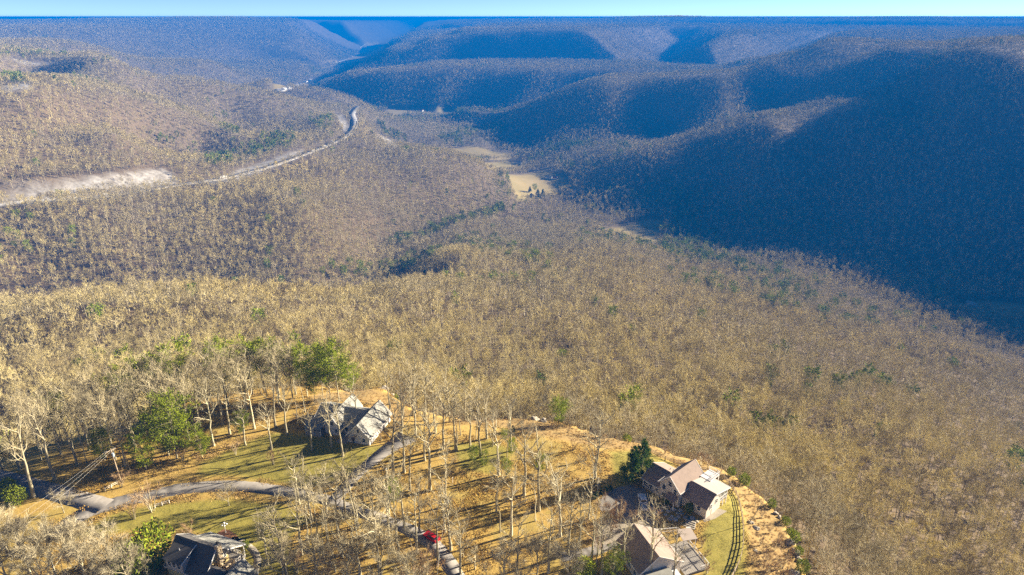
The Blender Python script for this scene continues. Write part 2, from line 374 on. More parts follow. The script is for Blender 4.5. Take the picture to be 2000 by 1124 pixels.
FIELD_PX = [[(1165,452),(1220,440),(1272,428),(1296,432),(1290,455),(1282,490),(1240,472)],
            [(985,340),(1060,332),(1105,345),(1112,365),(1085,382),(1045,388),(1010,395),(1000,370)],
            [(935,318),(985,313),(1030,322),(985,336),(950,330)],
            [(880,290),(930,285),(1000,300),(1010,312),(940,312),(900,308)],
            [(690,213),(760,209),(830,209),(900,215),(890,222),(800,222),(730,220)],
            [(530,182),(570,168),(610,155),(640,152),(610,170),(560,182)],
            [(630,128),(680,115),(705,100),(720,90),(765,92),(740,108),(690,124)],
            [(700,92),(760,88),(790,82),(740,82)],
            [(1840,592),(1920,588),(2010,592),(2010,622),(1940,618),(1880,606)]]
FIELDS = [[ground_at(u, v)[:2] for u, v in p] for p in FIELD_PX]
ROCK_PX = [[(-40,405),(0,378),(60,368),(130,352),(240,339),(320,331),(352,351),(330,362),(240,372),(140,386),(60,398)],
           [(400,352),(440,343),(500,322),(560,300),(592,292),(600,300),(540,325),(470,350),(410,362)],
           [(650,225),(668,222),(684,250),(690,262),(675,262)], [(725,262),(745,265),(770,278),(790,290),(770,290),(740,275)],
           [(0,172),(40,162),(62,168),(58,178),(0,180)], [(20,112),(120,118),(160,113),(120,124),(30,122)]]
ROCKS = [[ground_at(u, v)[:2] for u, v in p] for p in ROCK_PX]

az = np.concatenate((np.arange(-50, 50.01, .25), np.arange(52.6, 309, 2.6)))
rr = np.exp(np.arange(math.log(14), math.log(62000), .0115))
TH, RR = np.meshgrid(np.radians(az), rr)
GX, GY = (RR * np.sin(TH)).ravel(), (RR * np.cos(TH)).ravel()
GZ = height(GX, GY); grr = np.hypot(GX, GY)
def zone(polys, X, Y, soft):
    m = np.zeros(X.shape)
    for p in polys:
        p = np.array(p); pad = soft * 3 + 5
        k = (X > p[:, 0].min() - pad) & (X < p[:, 0].max() + pad) & (Y > p[:, 1].min() - pad) & (Y < p[:, 1].max() + pad)
        if k.any(): m[k] = np.maximum(m[k], sstep(-soft, soft, poly_sd(p, X[k], Y[k])))
    return m
a_lawn = zone(LAWN, GX, GY, 2.0); a_dry = zone(DRY, GX, GY, 3.0); a_field = zone(FIELDS, GX, GY, 8.0)
a_rock = np.where(grr > 600, zone(ROCKS, GX, GY, 6.0), 0)
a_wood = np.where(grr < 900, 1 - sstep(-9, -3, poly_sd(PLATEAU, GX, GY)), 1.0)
a_far = (.75 * sstep(900, 2600, grr) + .25 * sstep(6500, 9000, grr)) * (1 - a_field) * (1 - a_rock)
GZ = GZ + sstep(4500, 8000, grr) * (1 - a_field) * (1 - sstep(25000, 40000, grr)) * (vnoise(GX / 45, GY / 45, 77) * 9 + vnoise(GX / 110, GY / 110, 78) * 8)
_hd, _ = line_d(HWY, GX, GY); GZ = np.where((_hd < 26) & (grr > 600), GZ - 1.2, GZ)
ns, nr = len(az), len(rr)
gi = np.arange(ns * nr).reshape(nr, ns); g2 = np.concatenate((gi, gi[:, :1]), 1)
Fq = np.stack((g2[:-1, :-1], g2[:-1, 1:], g2[1:, 1:], g2[1:, :-1]), -1).reshape(-1, 4)[:, ::-1]
m, t, b = nt_new("ground_cover")
co = t.nodes.new("ShaderNodeTexCoord").outputs["Object"]
def attr(n):
    a = t.nodes.new("ShaderNodeAttribute"); a.attribute_name = n; return a.outputs["Fac"]
n1 = noise(t, co, .35, 6, .7); n2 = noise(t, co, 2.2, 5, .7); n3 = noise(t, co, .05, 4, .6)
litter = mixc(t, .5, ramp(t, n1, [(.3, (.23, .145, .03)), (.5, (.41, .275, .06)), (.7, (.54, .385, .10))]), ramp(t, n2, [(.3, (.18, .11, .025)), (.5, (.41, .275, .06)), (.7, (.60, .43, .12))]))
litter = mixc(t, math_n(t, 'MULTIPLY', math_n(t, 'GREATER_THAN', n3, .56), .35), litter, (.30, .26, .06))
grass = mixc(t, .5, ramp(t, n1, [(.3, (.17, .155, .02)), (.55, (.32, .27, .035)), (.75, (.44, .32, .07))]), ramp(t, n2, [(.3, (.15, .15, .02)), (.7, (.40, .33, .07))]))
dry = mixc(t, .5, ramp(t, n1, [(.3, (.17, .11, .035)), (.5, (.33, .22, .075)), (.7, (.46, .33, .13))]), ramp(t, n2, [(.3, (.17, .11, .035)), (.7, (.48, .33, .115))]))
nf = noise(t, co, .012, 5, .6)
field = ramp(t, nf, [(.3, (.22, .19, .07)), (.5, (.33, .26, .095)), (.7, (.42, .32, .14))])
rock = mixc(t, .5, ramp(t, noise(t, co, .12, 6, .75), [(.38, (.10, .09, .075)), (.5, (.30, .285, .26)), (.62, (.50, .48, .45))]), ramp(t, noise(t, co, .03, 4, .7), [(.4, (.27, .24, .19)), (.6, (.40, .385, .36))]))
canopy = ramp(t, noise(t, co, .02, 6, .75), [(.3, (.10, .08, .055)), (.5, (.20, .16, .11)), (.7, (.29, .23, .16))])
def edge(a, k=1.6):
    return math_n(t, 'MULTIPLY', math_n(t, 'SUBTRACT', math_n(t, 'ADD', a, math_n(t, 'MULTIPLY', math_n(t, 'ADD', n1, n3), .8)), .95), k)
def clampn(x):
    c = t.nodes.new("ShaderNodeClamp"); L(t, x, c.inputs[0]); return c.outputs[0]
floor_ = ramp(t, n1, [(.3, (.06, .042, .022)), (.55, (.13, .088, .042)), (.75, (.22, .155, .07))])  # leaf litter darkened: shade between the crowns put into the floor colour
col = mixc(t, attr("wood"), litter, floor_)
col = mixc(t, clampn(edge(attr("dry"))), col, dry)
col = mixc(t, clampn(edge(attr("lawn"))), col, grass)
col = mixc(t, attr("field"), col, field); col = mixc(t, attr("rock"), col, rock); col = mixc(t, attr("far"), col, canopy)
L(t, col, b.inputs["Base Color"]); b.inputs["Roughness"].default_value = .95
bump(t, b, mixc(t, .5, n1, n2), .6, .25)
ground_mat = m
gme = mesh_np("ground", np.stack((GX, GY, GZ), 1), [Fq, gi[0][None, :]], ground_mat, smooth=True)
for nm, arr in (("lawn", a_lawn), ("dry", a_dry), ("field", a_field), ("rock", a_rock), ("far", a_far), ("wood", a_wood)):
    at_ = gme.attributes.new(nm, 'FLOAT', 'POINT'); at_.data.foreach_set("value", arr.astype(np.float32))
ground = tag(link("ground", gme), "wooded valley and plateau ground with leaf litter and grass", kind="structure")

# ------------------------------------------------------------------ materials of built things
ASPH = simple("weathered_asphalt", (.23, .215, .195), .9, .25, .8, bmp=.2)
CONC = simple("pale_concrete", (.34, .30, .235), .9, .18, .6, bmp=.15)
HIGHW = simple("highway_concrete", (.36, .355, .34), .9, .12, .05)
WHITE = simple("white_paint", (.70, .69, .66), .55, .06, 2)
CREAM = simple("cream_paint", (.72, .66, .52), .6, .06, 2)
GLASS = simple("window_glass", (.03, .035, .045), .12, .1, 1)
WOOD = simple("weathered_wood", (.42, .33, .22), .9, .3, 4, bmp=.2)
DECKW = simple("grey_deck_boards", (.30, .28, .25), .85, .2, 3)
STONE = simple("field_stone", (.38, .34, .27), .9, .35, 2.5, bmp=.5)
LEDGE = simple("pale_sandstone", (.36, .32, .25), .95, .3, .9, bmp=.6)
FLAG = simple("flagstone", (.52, .50, .46), .85, .2, 1.5, bmp=.2)
STEEL = simple("galvanised_steel", (.45, .48, .52), .45, .1, 4, metal=.4)
WIRE = simple("aluminium_wire", (.55, .55, .53), .5, .05, 1)
REDP = simple("red_car_paint", (.40, .01, .012), .25, .05, 1)
WHITEP = simple("white_car_paint", (.80, .80, .80), .25, .03, 1)
RUBBER = simple("rubber", (.02, .02, .02), .8, .1, 4)
CHROME = simple("bare_metal", (.6, .6, .6), .25, .05, 3, metal=.8)
LAMPG = simple("lamp_globe", (.85, .85, .83), .3, .02, 2)
REDROOF = simple("red_roof", (.42, .09, .06), .7, .15, .5)
TANROOF = simple("tan_metal_roof", (.42, .35, .29), .6, .08, .6)
YELLOW = simple("yellow_paint", (.70, .50, .03), .5, .05, 1)
BED = simple("bark_mulch", (.24, .11, .05), .95, .3, 3, bmp=.4)
def siding(name, c):
    m, t, b = nt_new(name); co = t.nodes.new("ShaderNodeTexCoord").outputs["Object"]
    w = t.nodes.new("ShaderNodeTexWave"); w.bands_direction = 'Z'; w.wave_profile = 'SAW'; w.inputs["Scale"].default_value = 1.6; w.inputs["Distortion"].default_value = 0
    L(t, co, w.inputs["Vector"]); n = noise(t, co, 1.2, 4)
    L(t, ramp(t, n, [(.3, tuple(x * .9 for x in c)), (.7, c)]), b.inputs["Base Color"]); b.inputs["Roughness"].default_value = .7
    bump(t, b, w.outputs[1], .4, .03); return m
SIDE_CREAM = siding("cream_siding", (.62, .565, .49)); SIDE_WHITE = siding("white_siding", (.64, .625, .60)); SIDE_YEL = siding("yellow_siding", (.66, .52, .24))
SIDE_GREY = siding("grey_siding", (.48, .45, .42))
def shingle(name, c, sc_=3.0):
    m, t, b = nt_new(name); co = t.nodes.new("ShaderNodeTexCoord").outputs["Object"]
    br = t.nodes.new("ShaderNodeTexBrick"); br.inputs["Scale"].default_value = sc_
    br.inputs["Color1"].default_value = (*[x * .8 for x in c], 1); br.inputs["Color2"].default_value = (*[min(1, x * 1.2) for x in c], 1); br.inputs["Mortar"].default_value = (*[x * .55 for x in c], 1)
    br.inputs["Mortar Size"].default_value = .012
    L(t, co, br.inputs["Vector"])
    n = noise(t, co, .9, 5, .7); L(t, mixc(t, .55, br.outputs[0], ramp(t, n, [(.3, tuple(x * .75 for x in c)), (.7, tuple(min(1, x * 1.2) for x in c))])), b.inputs["Base Color"])
    b.inputs["Roughness"].default_value = .9; bump(t, b, n, .3, .03); return m
ROOF_GREY = shingle("grey_shingles", (.27, .27, .24)); ROOF_BROWN = shingle("brown_shingles", (.27, .205, .165)); ROOF_DARK = shingle("charcoal_shingles", (.10, .095, .09))
ROOF_PALE = simple("pale_metal_roof", (.44, .405, .35), .5, .06, .8)
def stonewall(name):
    m, t, b = nt_new(name); co = t.nodes.new("ShaderNodeTexCoord").outputs["Object"]
    v = t.nodes.new("ShaderNodeTexVoronoi"); v.inputs["Scale"].default_value = 3.2; L(t, co, v.inputs["Vector"])
    L(t, ramp(t, v.outputs[1], [(.1, (.22, .17, .11)), (.5, (.46, .36, .22)), (.9, (.60, .50, .34))]), b.inputs["Base Color"])
    bump(t, b, v.outputs[0], .6, .08); return m
STONEWALL = stonewall("chimney_stone")

# ------------------------------------------------------------------ roads and paths on the plateau
def spline(P, n=6):
    P = [np.array(p, float) for p in P]; out = []
    for i in range(len(P) - 1):
        p0 = P[max(i - 1, 0)]; p1 = P[i]; p2 = P[i + 1]; p3 = P[min(i + 2, len(P) - 1)]
        for k in range(n):
            s = k / n; out.append(.5 * ((2 * p1) + (-p0 + p2) * s + (2 * p0 - 5 * p1 + 4 * p2 - p3) * s * s + (-p0 + 3 * p1 - 3 * p2 + p3) * s ** 3))
    out.append(P[-1]); return np.array(out)
def strip(name, pts, width, z, mat, label, n=6, jit=.25, zs=None, thick=.06):
    C = spline(pts, n); T = np.gradient(C[:, :2], axis=0); T /= np.linalg.norm(T, axis=1)[:, None] + 1e-9; Nn = np.stack((-T[:, 1], T[:, 0]), 1)
    g = np.random.default_rng(len(name)); jit = jit * .35; w = np.interp(np.linspace(0, 1, len(C)), np.linspace(0, 1, len(width)), width) if isinstance(width, (list, tuple)) else np.full(len(C), width)
    l = C[:, :2] + Nn * (w / 2 + g.normal(size=len(C)) * jit)[:, None]; r_ = C[:, :2] - Nn * (w / 2 + g.normal(size=len(C)) * jit)[:, None]
    zz = (C[:, 2] if zs else np.zeros(len(C))) + z
    V = np.concatenate((np.c_[l, zz], np.c_[r_, zz], np.c_[l, zz - thick], np.c_[r_, zz - thick])); n_ = len(C); i = np.arange(n_ - 1)
    F = np.concatenate((np.stack((i, i + n_, i + n_ + 1, i + 1), 1), np.stack((i, i + 1, i + 1 + 2 * n_, i + 2 * n_), 1), np.stack((i + n_, i + 3 * n_, i + 1 + 3 * n_, i + 1 + n_), 1)))
    o = link(name, mesh_np(name, V, F, mat)); tag(o, label, kind="structure"); return o
def pad(name, poly, z, mat, label, kind="structure", th=.05):
    o = MB().prism([(p[0], p[1], z - th) for p in poly], (0, 0, th)).build(name, mat); tag(o, label, kind=kind); return o
def P3(*pts): return [at(u, v) for u, v in pts]
ROAD_C = P3((905,1150),(874,1098),(846,1064),(800,1036),(740,1013),(690,997),(640,978),(590,966),(540,958),(480,951),(420,950),(350,956),(300,966),(255,976),(215,986),(160,1006),(100,1050))
strip("road", ROAD_C, [3.6, 3.5, 3.4, 3.4, 3.8, 4.4, 4.8, 4.8, 5.4], .03, ASPH, "pale asphalt lane winding between the houses")
strip("side_road", P3((205,990),(150,974),(80,955),(10,936),(-90,912)), 5.4, .038, ASPH, "asphalt lane running into the woods at the left")
strip("driveway", P3((646,984),(664,964),(690,935),(716,910),(746,886),(772,868),(796,852)), [3.4, 3.2, 3.4, 4.6, 7.5], .046, ASPH, "asphalt driveway up to the grey roofed house")
strip("driveway", P3((1222,1048),(1180,1070),(1140,1080),(1095,1090)), 2.6, .03, ASPH, "narrow drive behind the gazebo house")
strip("garden_path", P3((452,1052),(478,1062),(498,1080),(503,1102),(492,1130)), 1.5, .03, CONC, "curved garden path beside the stone chimney house", jit=.08)
pad("parking_court", PX((1166,986),(1180,966),(1207,952),(1236,947),(1260,956),(1278,980),(1286,1004),(1262,1011),(1235,1012),(1198,1006),(1176,1000)), .042, ASPH, "rounded concrete parking court beside the pickup")
pad("concrete_apron", PX((1158,1066),(1168,1030),(1182,1016),(1215,1010),(1262,1009),(1284,1018),(1258,1040),(1212,1062)), .036, CONC, "tan concrete apron between the two right houses")
pad("mulch_bed", PX((424,1042),(436,1034),(448,1036),(462,1046),(470,1056),(456,1060),(438,1052)), .03, BED, "mulch bed around the globe lamp")

# ------------------------------------------------------------------ houses
class House:
    def __init__(s, name, O, rot, label):
        s.e = empty(name, (O[0], O[1], 0), R(rot)); tag(s.e, label, "house")
    def wall(s, x0, x1, y0, y1, z0, ze, zr=None, axis=None, rp=None, mat=None, name="wall"):
        """box of walls; with a ridge the ends rise to gables. axis: ridge runs along 'x' or 'y', rp: its place across"""
        b = MB()
        if zr is None: b.box(x0, x1, y0, y1, z0, ze)
        elif axis == 'y':
            rp = (x0 + x1) / 2 if rp is None else rp
            b.prism([(x0, y0, z0), (x1, y0, z0), (x1, y0, ze), (rp, y0, zr), (x0, y0, ze)], (0, y1 - y0, 0))
        else:
            rp = (y0 + y1) / 2 if rp is None else rp
            b.prism([(x0, y0, z0), (x0, y1, z0), (x0, y1, ze), (x0, rp, zr), (x0, y0, ze)], (x1 - x0, 0, 0))
        return b.build(name, mat, s.e)
    def roof(s, x0, x1, y0, y1, ze, zr, axis, mat, rp=None, oh=.45, ends=.4, t=.16, ze2=None, trim=None):
        """two roof slopes with overhang; each slope a slab"""
        ze2 = ze if ze2 is None else ze2; b = MB()
        if axis == 'y':
            rp = (x0 + x1) / 2 if rp is None else rp
            s0 = (zr - ze) / (rp - x0); s1 = (zr - ze2) / (x1 - rp); ya, yb = y0 - ends, y1 + ends
            A = [(x0 - oh, ze - s0 * oh), (rp, zr), (x1 + oh, ze2 - s1 * oh)]
            pts = [(A[0][0], ya, A[0][1]), (A[1][0], ya, A[1][1]), (A[2][0], ya, A[2][1]), (A[2][0], ya, A[2][1] + t), (A[1][0], ya, A[1][1] + t), (A[0][0], ya, A[0][1] + t)]
            b.prism(pts, (0, yb - ya, 0)); ends_ = [(pts, ya), (pts, yb)]
        else:
            rp = (y0 + y1) / 2 if rp is None else rp
            s0 = (zr - ze) / (rp - y0); s1 = (zr - ze2) / (y1 - rp); xa, xb = x0 - ends, x1 + ends
            A = [(y0 - oh, ze - s0 * oh), (rp, zr), (y1 + oh, ze2 - s1 * oh)]
            pts = [(xa, A[0][0], A[0][1]), (xa, A[1][0], A[1][1]), (xa, A[2][0], A[2][1]), (xa, A[2][0], A[2][1] + t), (xa, A[1][0], A[1][1] + t), (xa, A[0][0], A[0][1] + t)]
            b.prism(pts, (xb - xa, 0, 0))
        o = b.build("roof", mat, s.e)
        if trim:
            tb = MB()
            for k in (0, 1):
                for e in ((ya, yb) if axis == 'y' else (xa, xb)):
                    sg = -1 if e in ((ya,) if axis == 'y' else (xa,)) else 1
                    p, q = A[k], A[k + 1]
                    P_ = (p[0], e + sg * .04, p[1] + t * .35) if axis == 'y' else (e + sg * .04, p[0], p[1] + t * .35)
                    Q_ = (q[0], e + sg * .04, q[1] + t * .35) if axis == 'y' else (e + sg * .04, q[0], q[1] + t * .35)
                    tb.bar(P_, Q_, .07, .26)
            for k in (0, 2):
                p = A[k]; sg = -1 if k == 0 else 1
                if axis == 'y': tb.bar((p[0] + sg * .05, ya, p[1] + .05), (p[0] + sg * .05, yb, p[1] + .05), .1, .18)
                else: tb.bar((xa, p[0] + sg * .05, p[1] + .05), (xb, p[0] + sg * .05, p[1] + .05), .1, .18)
            tb.build("trim", trim, o)
        return o
    def window(s, face, pos, c, z, w=.9, h=1.3, frame=None, arch=False):
        """face 'x-','x+','y-','y+'; pos: plane; c: centre along the wall"""
        frame = frame or WHITE; sg = -1 if face[1] == '-' else 1; f = MB(); g = MB()
        def bx(m, c0, c1, z0, z1, d0, d1):
            lo, hi = sorted((pos + sg * d0, pos + sg * d1))
            if face[0] == 'x': m.box(lo, hi, c0, c1, z0, z1)
            else: m.box(c0, c1, lo, hi, z0, z1)
        bx(f, c - w / 2 - .1, c - w / 2, z - h / 2 - .1, z + h / 2 + .1, -.02, .07); bx(f, c + w / 2, c + w / 2 + .1, z - h / 2 - .1, z + h / 2 + .1, -.02, .07)
        bx(f, c - w / 2, c + w / 2, z + h / 2, z + h / 2 + .1, -.02, .07); bx(f, c - w / 2, c + w / 2, z - h / 2 - .12, z - h / 2, -.02, .10)
        bx(f, c - w / 2, c + w / 2, z - .03, z + .03, -.01, .05)
        bx(g, c - w / 2, c + w / 2, z - h / 2, z + h / 2, -.02, .03)
        o = f.build("window", frame, s.e); g.build("pane", GLASS, o); return o
    def door(s, face, pos, c, w=1.0, h=2.1, mat=None, z0=.1):
        sg = -1 if face[1] == '-' else 1; m = MB(); lo, hi = sorted((pos - sg * .02, pos + sg * .06))
        if face[0] == 'x': m.box(lo, hi, c - w / 2, c + w / 2, z0, z0 + h)
        else: m.box(c - w / 2, c + w / 2, lo, hi, z0, z0 + h)
        o = m.build("door", mat or WOOD, s.e); k = MB(); q = pos + sg * .1
        if face[0] == 'x': k.ball((q, c + w * .38, z0 + 1.0), .05, .05, .05, 6, 4)
        else: k.ball((c + w * .38, q, z0 + 1.0), .05, .05, .05, 6, 4)
        k.build("handle", CHROME, o); return o
    def rail(s, pts, h=1.0, mat=None, gap=.5, name="railing"):
        m = MB()
        for p, q in zip(pts[:-1], pts[1:]):
            p = Vector(p); q = Vector(q); n = max(1, int((q - p).length / gap)); up = Vector((0, 0, h))
            m.bar(p + up, q + up, .09, .07); m.bar(p + up * .15, q + up * .15, .06, .06)
            for k in range(n + 1):
                c = p + (q - p) * (k / n); m.bar(c, c + up, .1 if k % 4 == 0 else .045)
        return m.build(name, mat or WHITE, s.e)
    def part(s, name, mb, mat, parent=None): return mb.build(name, mat, parent or s.e)

# --- cream house on the rim, right
B = House("house", (39.98, 133.31), -48, "cream house with brown gabled roofs and raised porch on the rim")
B.wall(-5.6, 0, 0, 9.6, -.3, 4.8, 7.55, 'y', mat=SIDE_CREAM); B.roof(-5.6, 0, 0, 9.6, 4.8, 7.6, 'y', ROOF_BROWN, trim=WHITE)
B.wall(-10.8, -5.55, 1.6, 8.6, -.3, 2.9, 4.95, 'x', rp=4.2, mat=SIDE_CREAM); B.roof(-10.8, -5.75, 0.0, 8.6, 2.85, 5.0, 'x', ROOF_BROWN, rp=4.2, ends=.15, trim=WHITE)
B.wall(-7.6, -5.55, .1, 1.7, -.3, 2.75, mat=SIDE_CREAM)
pf = MB().box(-10.8, -7.62, .05, 1.58, -.25, .35); B.part("porch_floor", pf, DECKW)
for x in (-10.7, -9.2, -7.75): B.part("porch_post", MB().box(x - .08, x + .08, .12, .28, .35, 2.75), WHITE)
B.rail([(-10.7, .2, .35), (-7.7, .2, .35)], .9)
B.wall(.05, 6.6, 1.6, 7.3, -.4, 3.1, 5.45, 'x', rp=4.5, mat=SIDE_CREAM)
B.roof(.35, 6.6, 1.6, 7.3, 3.1, 5.5, 'x', ROOF_BROWN, rp=4.5, ends=.35, ze2=4.95)
B.part("porch_roof", MB().slab([(.4, 4.62, 5.72), (7.0, 4.62, 5.72), (7.0, 10.8, 4.5), (.4, 10.8, 4.5)], .12), ROOF_PALE)
B.part("trim", MB().bar((.35, 10.86, 4.40), (7.05, 10.86, 4.40), .1, .24).bar((7.06, 4.6, 5.58), (7.06, 10.8, 4.36), .08, .24), WHITE)
B.part("porch_floor", MB().box(.6, 6.6, 7.32, 10.5, 1.7, 1.95), DECKW)
for x, y in ((6.5, 10.35), (6.5, 8.9), (6.5, 7.45), (3.6, 10.35), (.75, 10.35)): B.part("porch_post", MB().box(x - .09, x + .09, y - .09, y + .09, -.3, 4.5), WHITE)
B.rail([(.75, 10.42, 1.95), (6.58, 10.42, 1.95), (6.58, 7.4, 1.95)], .95)
for y0 in (7.56, 9.02): B.part("screen", MB().box(6.48, 6.52, y0, y0 + 1.3, 2.95, 4.35), simple("screen_mesh", (.13, .13, .09), .8))
B.part("balcony", MB().box(.02, 3.0, 8.4, 12.4, 4.95, 5.1), WHITE); B.rail([(.1, 12.35, 5.1), (2.95, 12.35, 5.1), (2.95, 8.5, 5.1)], .95)
for x in (.2, 2.85): B.part("balcony_post", MB().box(x - .08, x + .08, 12.2, 12.36, -.3, 4.95), WHITE)
B.part("entry_roof", MB().slab([(-2.9, -1.9, 2.5), (-.1, -1.9, 2.5), (-.1, .05, 3.3), (-2.9, .05, 3.3)], .14), ROOF_BROWN)
for x in (-2.75, -.3): B.part("entry_post", MB().box(x - .08, x + .08, -1.75, -1.6, 0, 2.5), WHITE)
B.door('y-', 0, -1.5, 1.1, 2.1)
B.window('y-', 0, -4.4, 3.7); B.window('y-', 0, -2.8, 5.35, .95, 1.1); B.window('y-', 0, -1.2, 3.9); B.window('y-', 0, -4.3, 1.35, .9, 1.1)
B.window('y-', .1, -6.5, 1.6, .7, .7); B.window('x+', 0, .9, 1.5, .7, 1.3)
B.window('y-', 1.6, 2.6, 1.9, .8, 1.1); B.window('y-', 1.6, 4.6, 1.9, .8, 1.1)
B.window('x+', 6.6, 3.4, 2.5, .7, 1.1); B.window('x+', 6.6, 5.7, 3.0, .7, 1.1); B.door('x+', 6.6, 4.6, 1.6, 2.0, CREAM, -.2)
B.part("chimney_pipe", MB().tube((-7.0, 6.0, 3.9), (-7.0, 6.0, 4.75), .13, .13, 8), STEEL)

# --- white house with grey roof, left of centre
A = House("house", (-39.2, 159.0), -16, "white house with grey shingle cross gables beside the driveway")
A.wall(-6.6, 0, 0, 13, -.2, 2.6, 6.05, 'y', mat=SIDE_WHITE); A.roof(-6.6, 0, 0, 13, 2.6, 6.1, 'y', ROOF_GREY, trim=WHITE)
A.wall(-19, -6.55, 3.6, 13.2, -.2, 2.8, 5.4, 'x', rp=8.4, mat=SIDE_WHITE); A.roof(-19, -3.6, 3.6, 13.2, 2.8, 5.45, 'x', ROOF_GREY, rp=8.4, trim=WHITE)
A.wall(-14.9, -10.1, 2.0, 14.2, -.2, 3.0, 6.15, 'y', mat=SIDE_WHITE); A.roof(-14.9, -10.1, 2.0, 14.2, 3.0, 6.2, 'y', ROOF_GREY, trim=WHITE)
A.part("porch_roof", MB().slab([(-20.2, -.3, 2.45), (-15.0, -.3, 2.45), (-15.0, 3.5, 3.1), (-20.2, 3.5, 3.1)], .14), ROOF_GREY)
A.part("porch_floor", MB().box(-20, -15.0, -.2, 3.5, -.1, .55), DECKW)
for x in (-19.9, -17.5, -15.1): A.part("porch_post", MB().box(x - .08, x + .08, -.1, .06, .55, 2.5), WHITE)
A.rail([(-19.9, 3.3, .55), (-19.9, -.05, .55), (-15.1, -.05, .55)], .95)
A.part("side_deck", MB().box(-23.2, -19.1, 4.6, 8.2, .0, .7), DECKW); A.rail([(-19.3, 4.7, .7), (-23.1, 4.7, .7), (-23.1, 8.1, .7)], .9)
A.part("walkway", MB().box(-9.9, -6.7, -1.2, 3.4, -.05, .06), CONC)
A.window('y-', 0, -3.3, 4.1, .7, 1.1); A.window('y-', 0, -4.9, 1.3, .8, 1.1); A.window('y-', 0, -1.7, 1.3, .8, 1.1)
A.window('y-', 2.0, -12.5, 3.6, .9, 1.1); A.window('y-', 2.0, -13.6, 1.4, .8, 1.2); A.window('y-', 2.0, -11.4, 1.4, .8, 1.2)
A.window('y-', 3.6, -17.6, 1.6, .9, 1.2); A.window('y-', 3.6, -8.9, 1.5, .9, 1.2); A.door('y-', 3.6, -7.5); A.door('y-', 3.6, -16.0)
A.window('x+', 0, 10.5, 1.4, 1.0, 1.1)
for y in (2.3, 5.5, 8.4):
    d = A.door('x+', 0, y, 2.5, 2.2, WHITE, 0)

# --- house with the stone chimney, bottom left
D = House("house", (-61.67, 111.73), -22, "dark roofed house with stone chimney and yellow gable")
D.wall(-10.2, 0, -3.9, 3.0, -.3, 3.1, 7.35, 'x', rp=0, mat=SIDE_YEL)
D.roof(-10.2, 0, -3.9, 3.0, 3.1, 7.4, 'x', ROOF_DARK, rp=0, ze2=5.2, oh=.4, trim=WHITE)
D.part("porch_roof", MB().slab([(-8.6, 1.7, 6.25), (1.3, 1.7, 6.25), (1.3, 6.6, 3.5), (-8.6, 6.6, 3.5)], .14), ROOF_GREY)
D.part("trim", MB().bar((1.36, 1.7, 6.1), (1.36, 6.6, 3.36), .09, .24).bar((-8.6, 6.66, 3.38), (1.4, 6.66, 3.38), .1, .22), WHITE)
D.part("porch_floor", MB().box(-8.4, 1.1, 3.05, 6.4, -.1, .5), DECKW)
for x in (-8.2, -5.0, -2.0, 1.0): D.part("porch_post", MB().box(x - .09, x + .09, 6.15, 6.33, .5, 3.4), WHITE)
D.rail([(1.0, 3.2, .5), (1.0, 6.2, .5), (-8.2, 6.2, .5)], .95)
ch = MB().box(.05, .95, -.2, .9, -.3, 8.2); co_ = D.part("chimney", ch, STONEWALL); MB().box(-.05, 1.05, -.3, 1.0, 8.2, 8.45).build("chimney_cap", STONE, co_)
MB().tube((.5, .35, 8.45), (.5, .35, 9.0), .28, .24, 10).build("flue", RUBBER, co_)
D.wall(0.96, 2.0, .2, 2.6, -.3, 3.0, mat=STONEWALL, name="stone_bay")
D.wall(-.2, 4.2, -6.2, -2.0, -.3, 2.6, 4.45, 'x', rp=-2.2, mat=SIDE_YEL); D.roof(-.2, 4.2, -6.2, -1.6, 2.6, 4.5, 'x', ROOF_DARK, rp=-2.2, ze2=4.2, oh=.3, ends=.2)
D.wall(2.9, 8.6, -9.5, 1.2, -.3, 2.9, 5.15, 'y', mat=SIDE_YEL); D.roof(2.9, 8.6, -9.5, 1.2, 2.9, 5.2, 'y', ROOF_GREY, trim=WHITE)
# shed dormer on the front slope
D.wall(-9.6, -5.0, -4.4, -.7, 2.6, 5.5, mat=SIDE_GREY, name="dormer_wall")
D.part("dormer_roof", MB().slab([(-9.9, -4.9, 5.55), (-4.7, -4.9, 5.55), (-4.7, -.3, 7.25), (-9.9, -.3, 7.25)], .14), ROOF_DARK)
D.part("trim", MB().bar((-4.64, -4.9, 5.45), (-4.64, -.3, 7.15), .08, .2), WHITE)
for x in (-8.6, -7.3, -6.0): D.window('y-', -4.4, x, 4.3, .8, 1.0)
D.window('x+', 0, -1.6, 2.0, .9, 1.3); D.window('x+', 0, 2.0, 4.0, .6, .9); D.window('y-', -3.9, -2.6, 1.5)
D.rail([(-10.2, -6.4, .4), (-5.0, -6.4, .4)], .95); D.part("porch_floor", MB().box(-10.2, -5.0, -6.5, -4.45, -.1, .4), DECKW)
D.part("vent_pipe", MB().tube((-7.4, -2.4, 6.3), (-7.4, -2.4, 6.95), .08, .08, 8), WHITE)

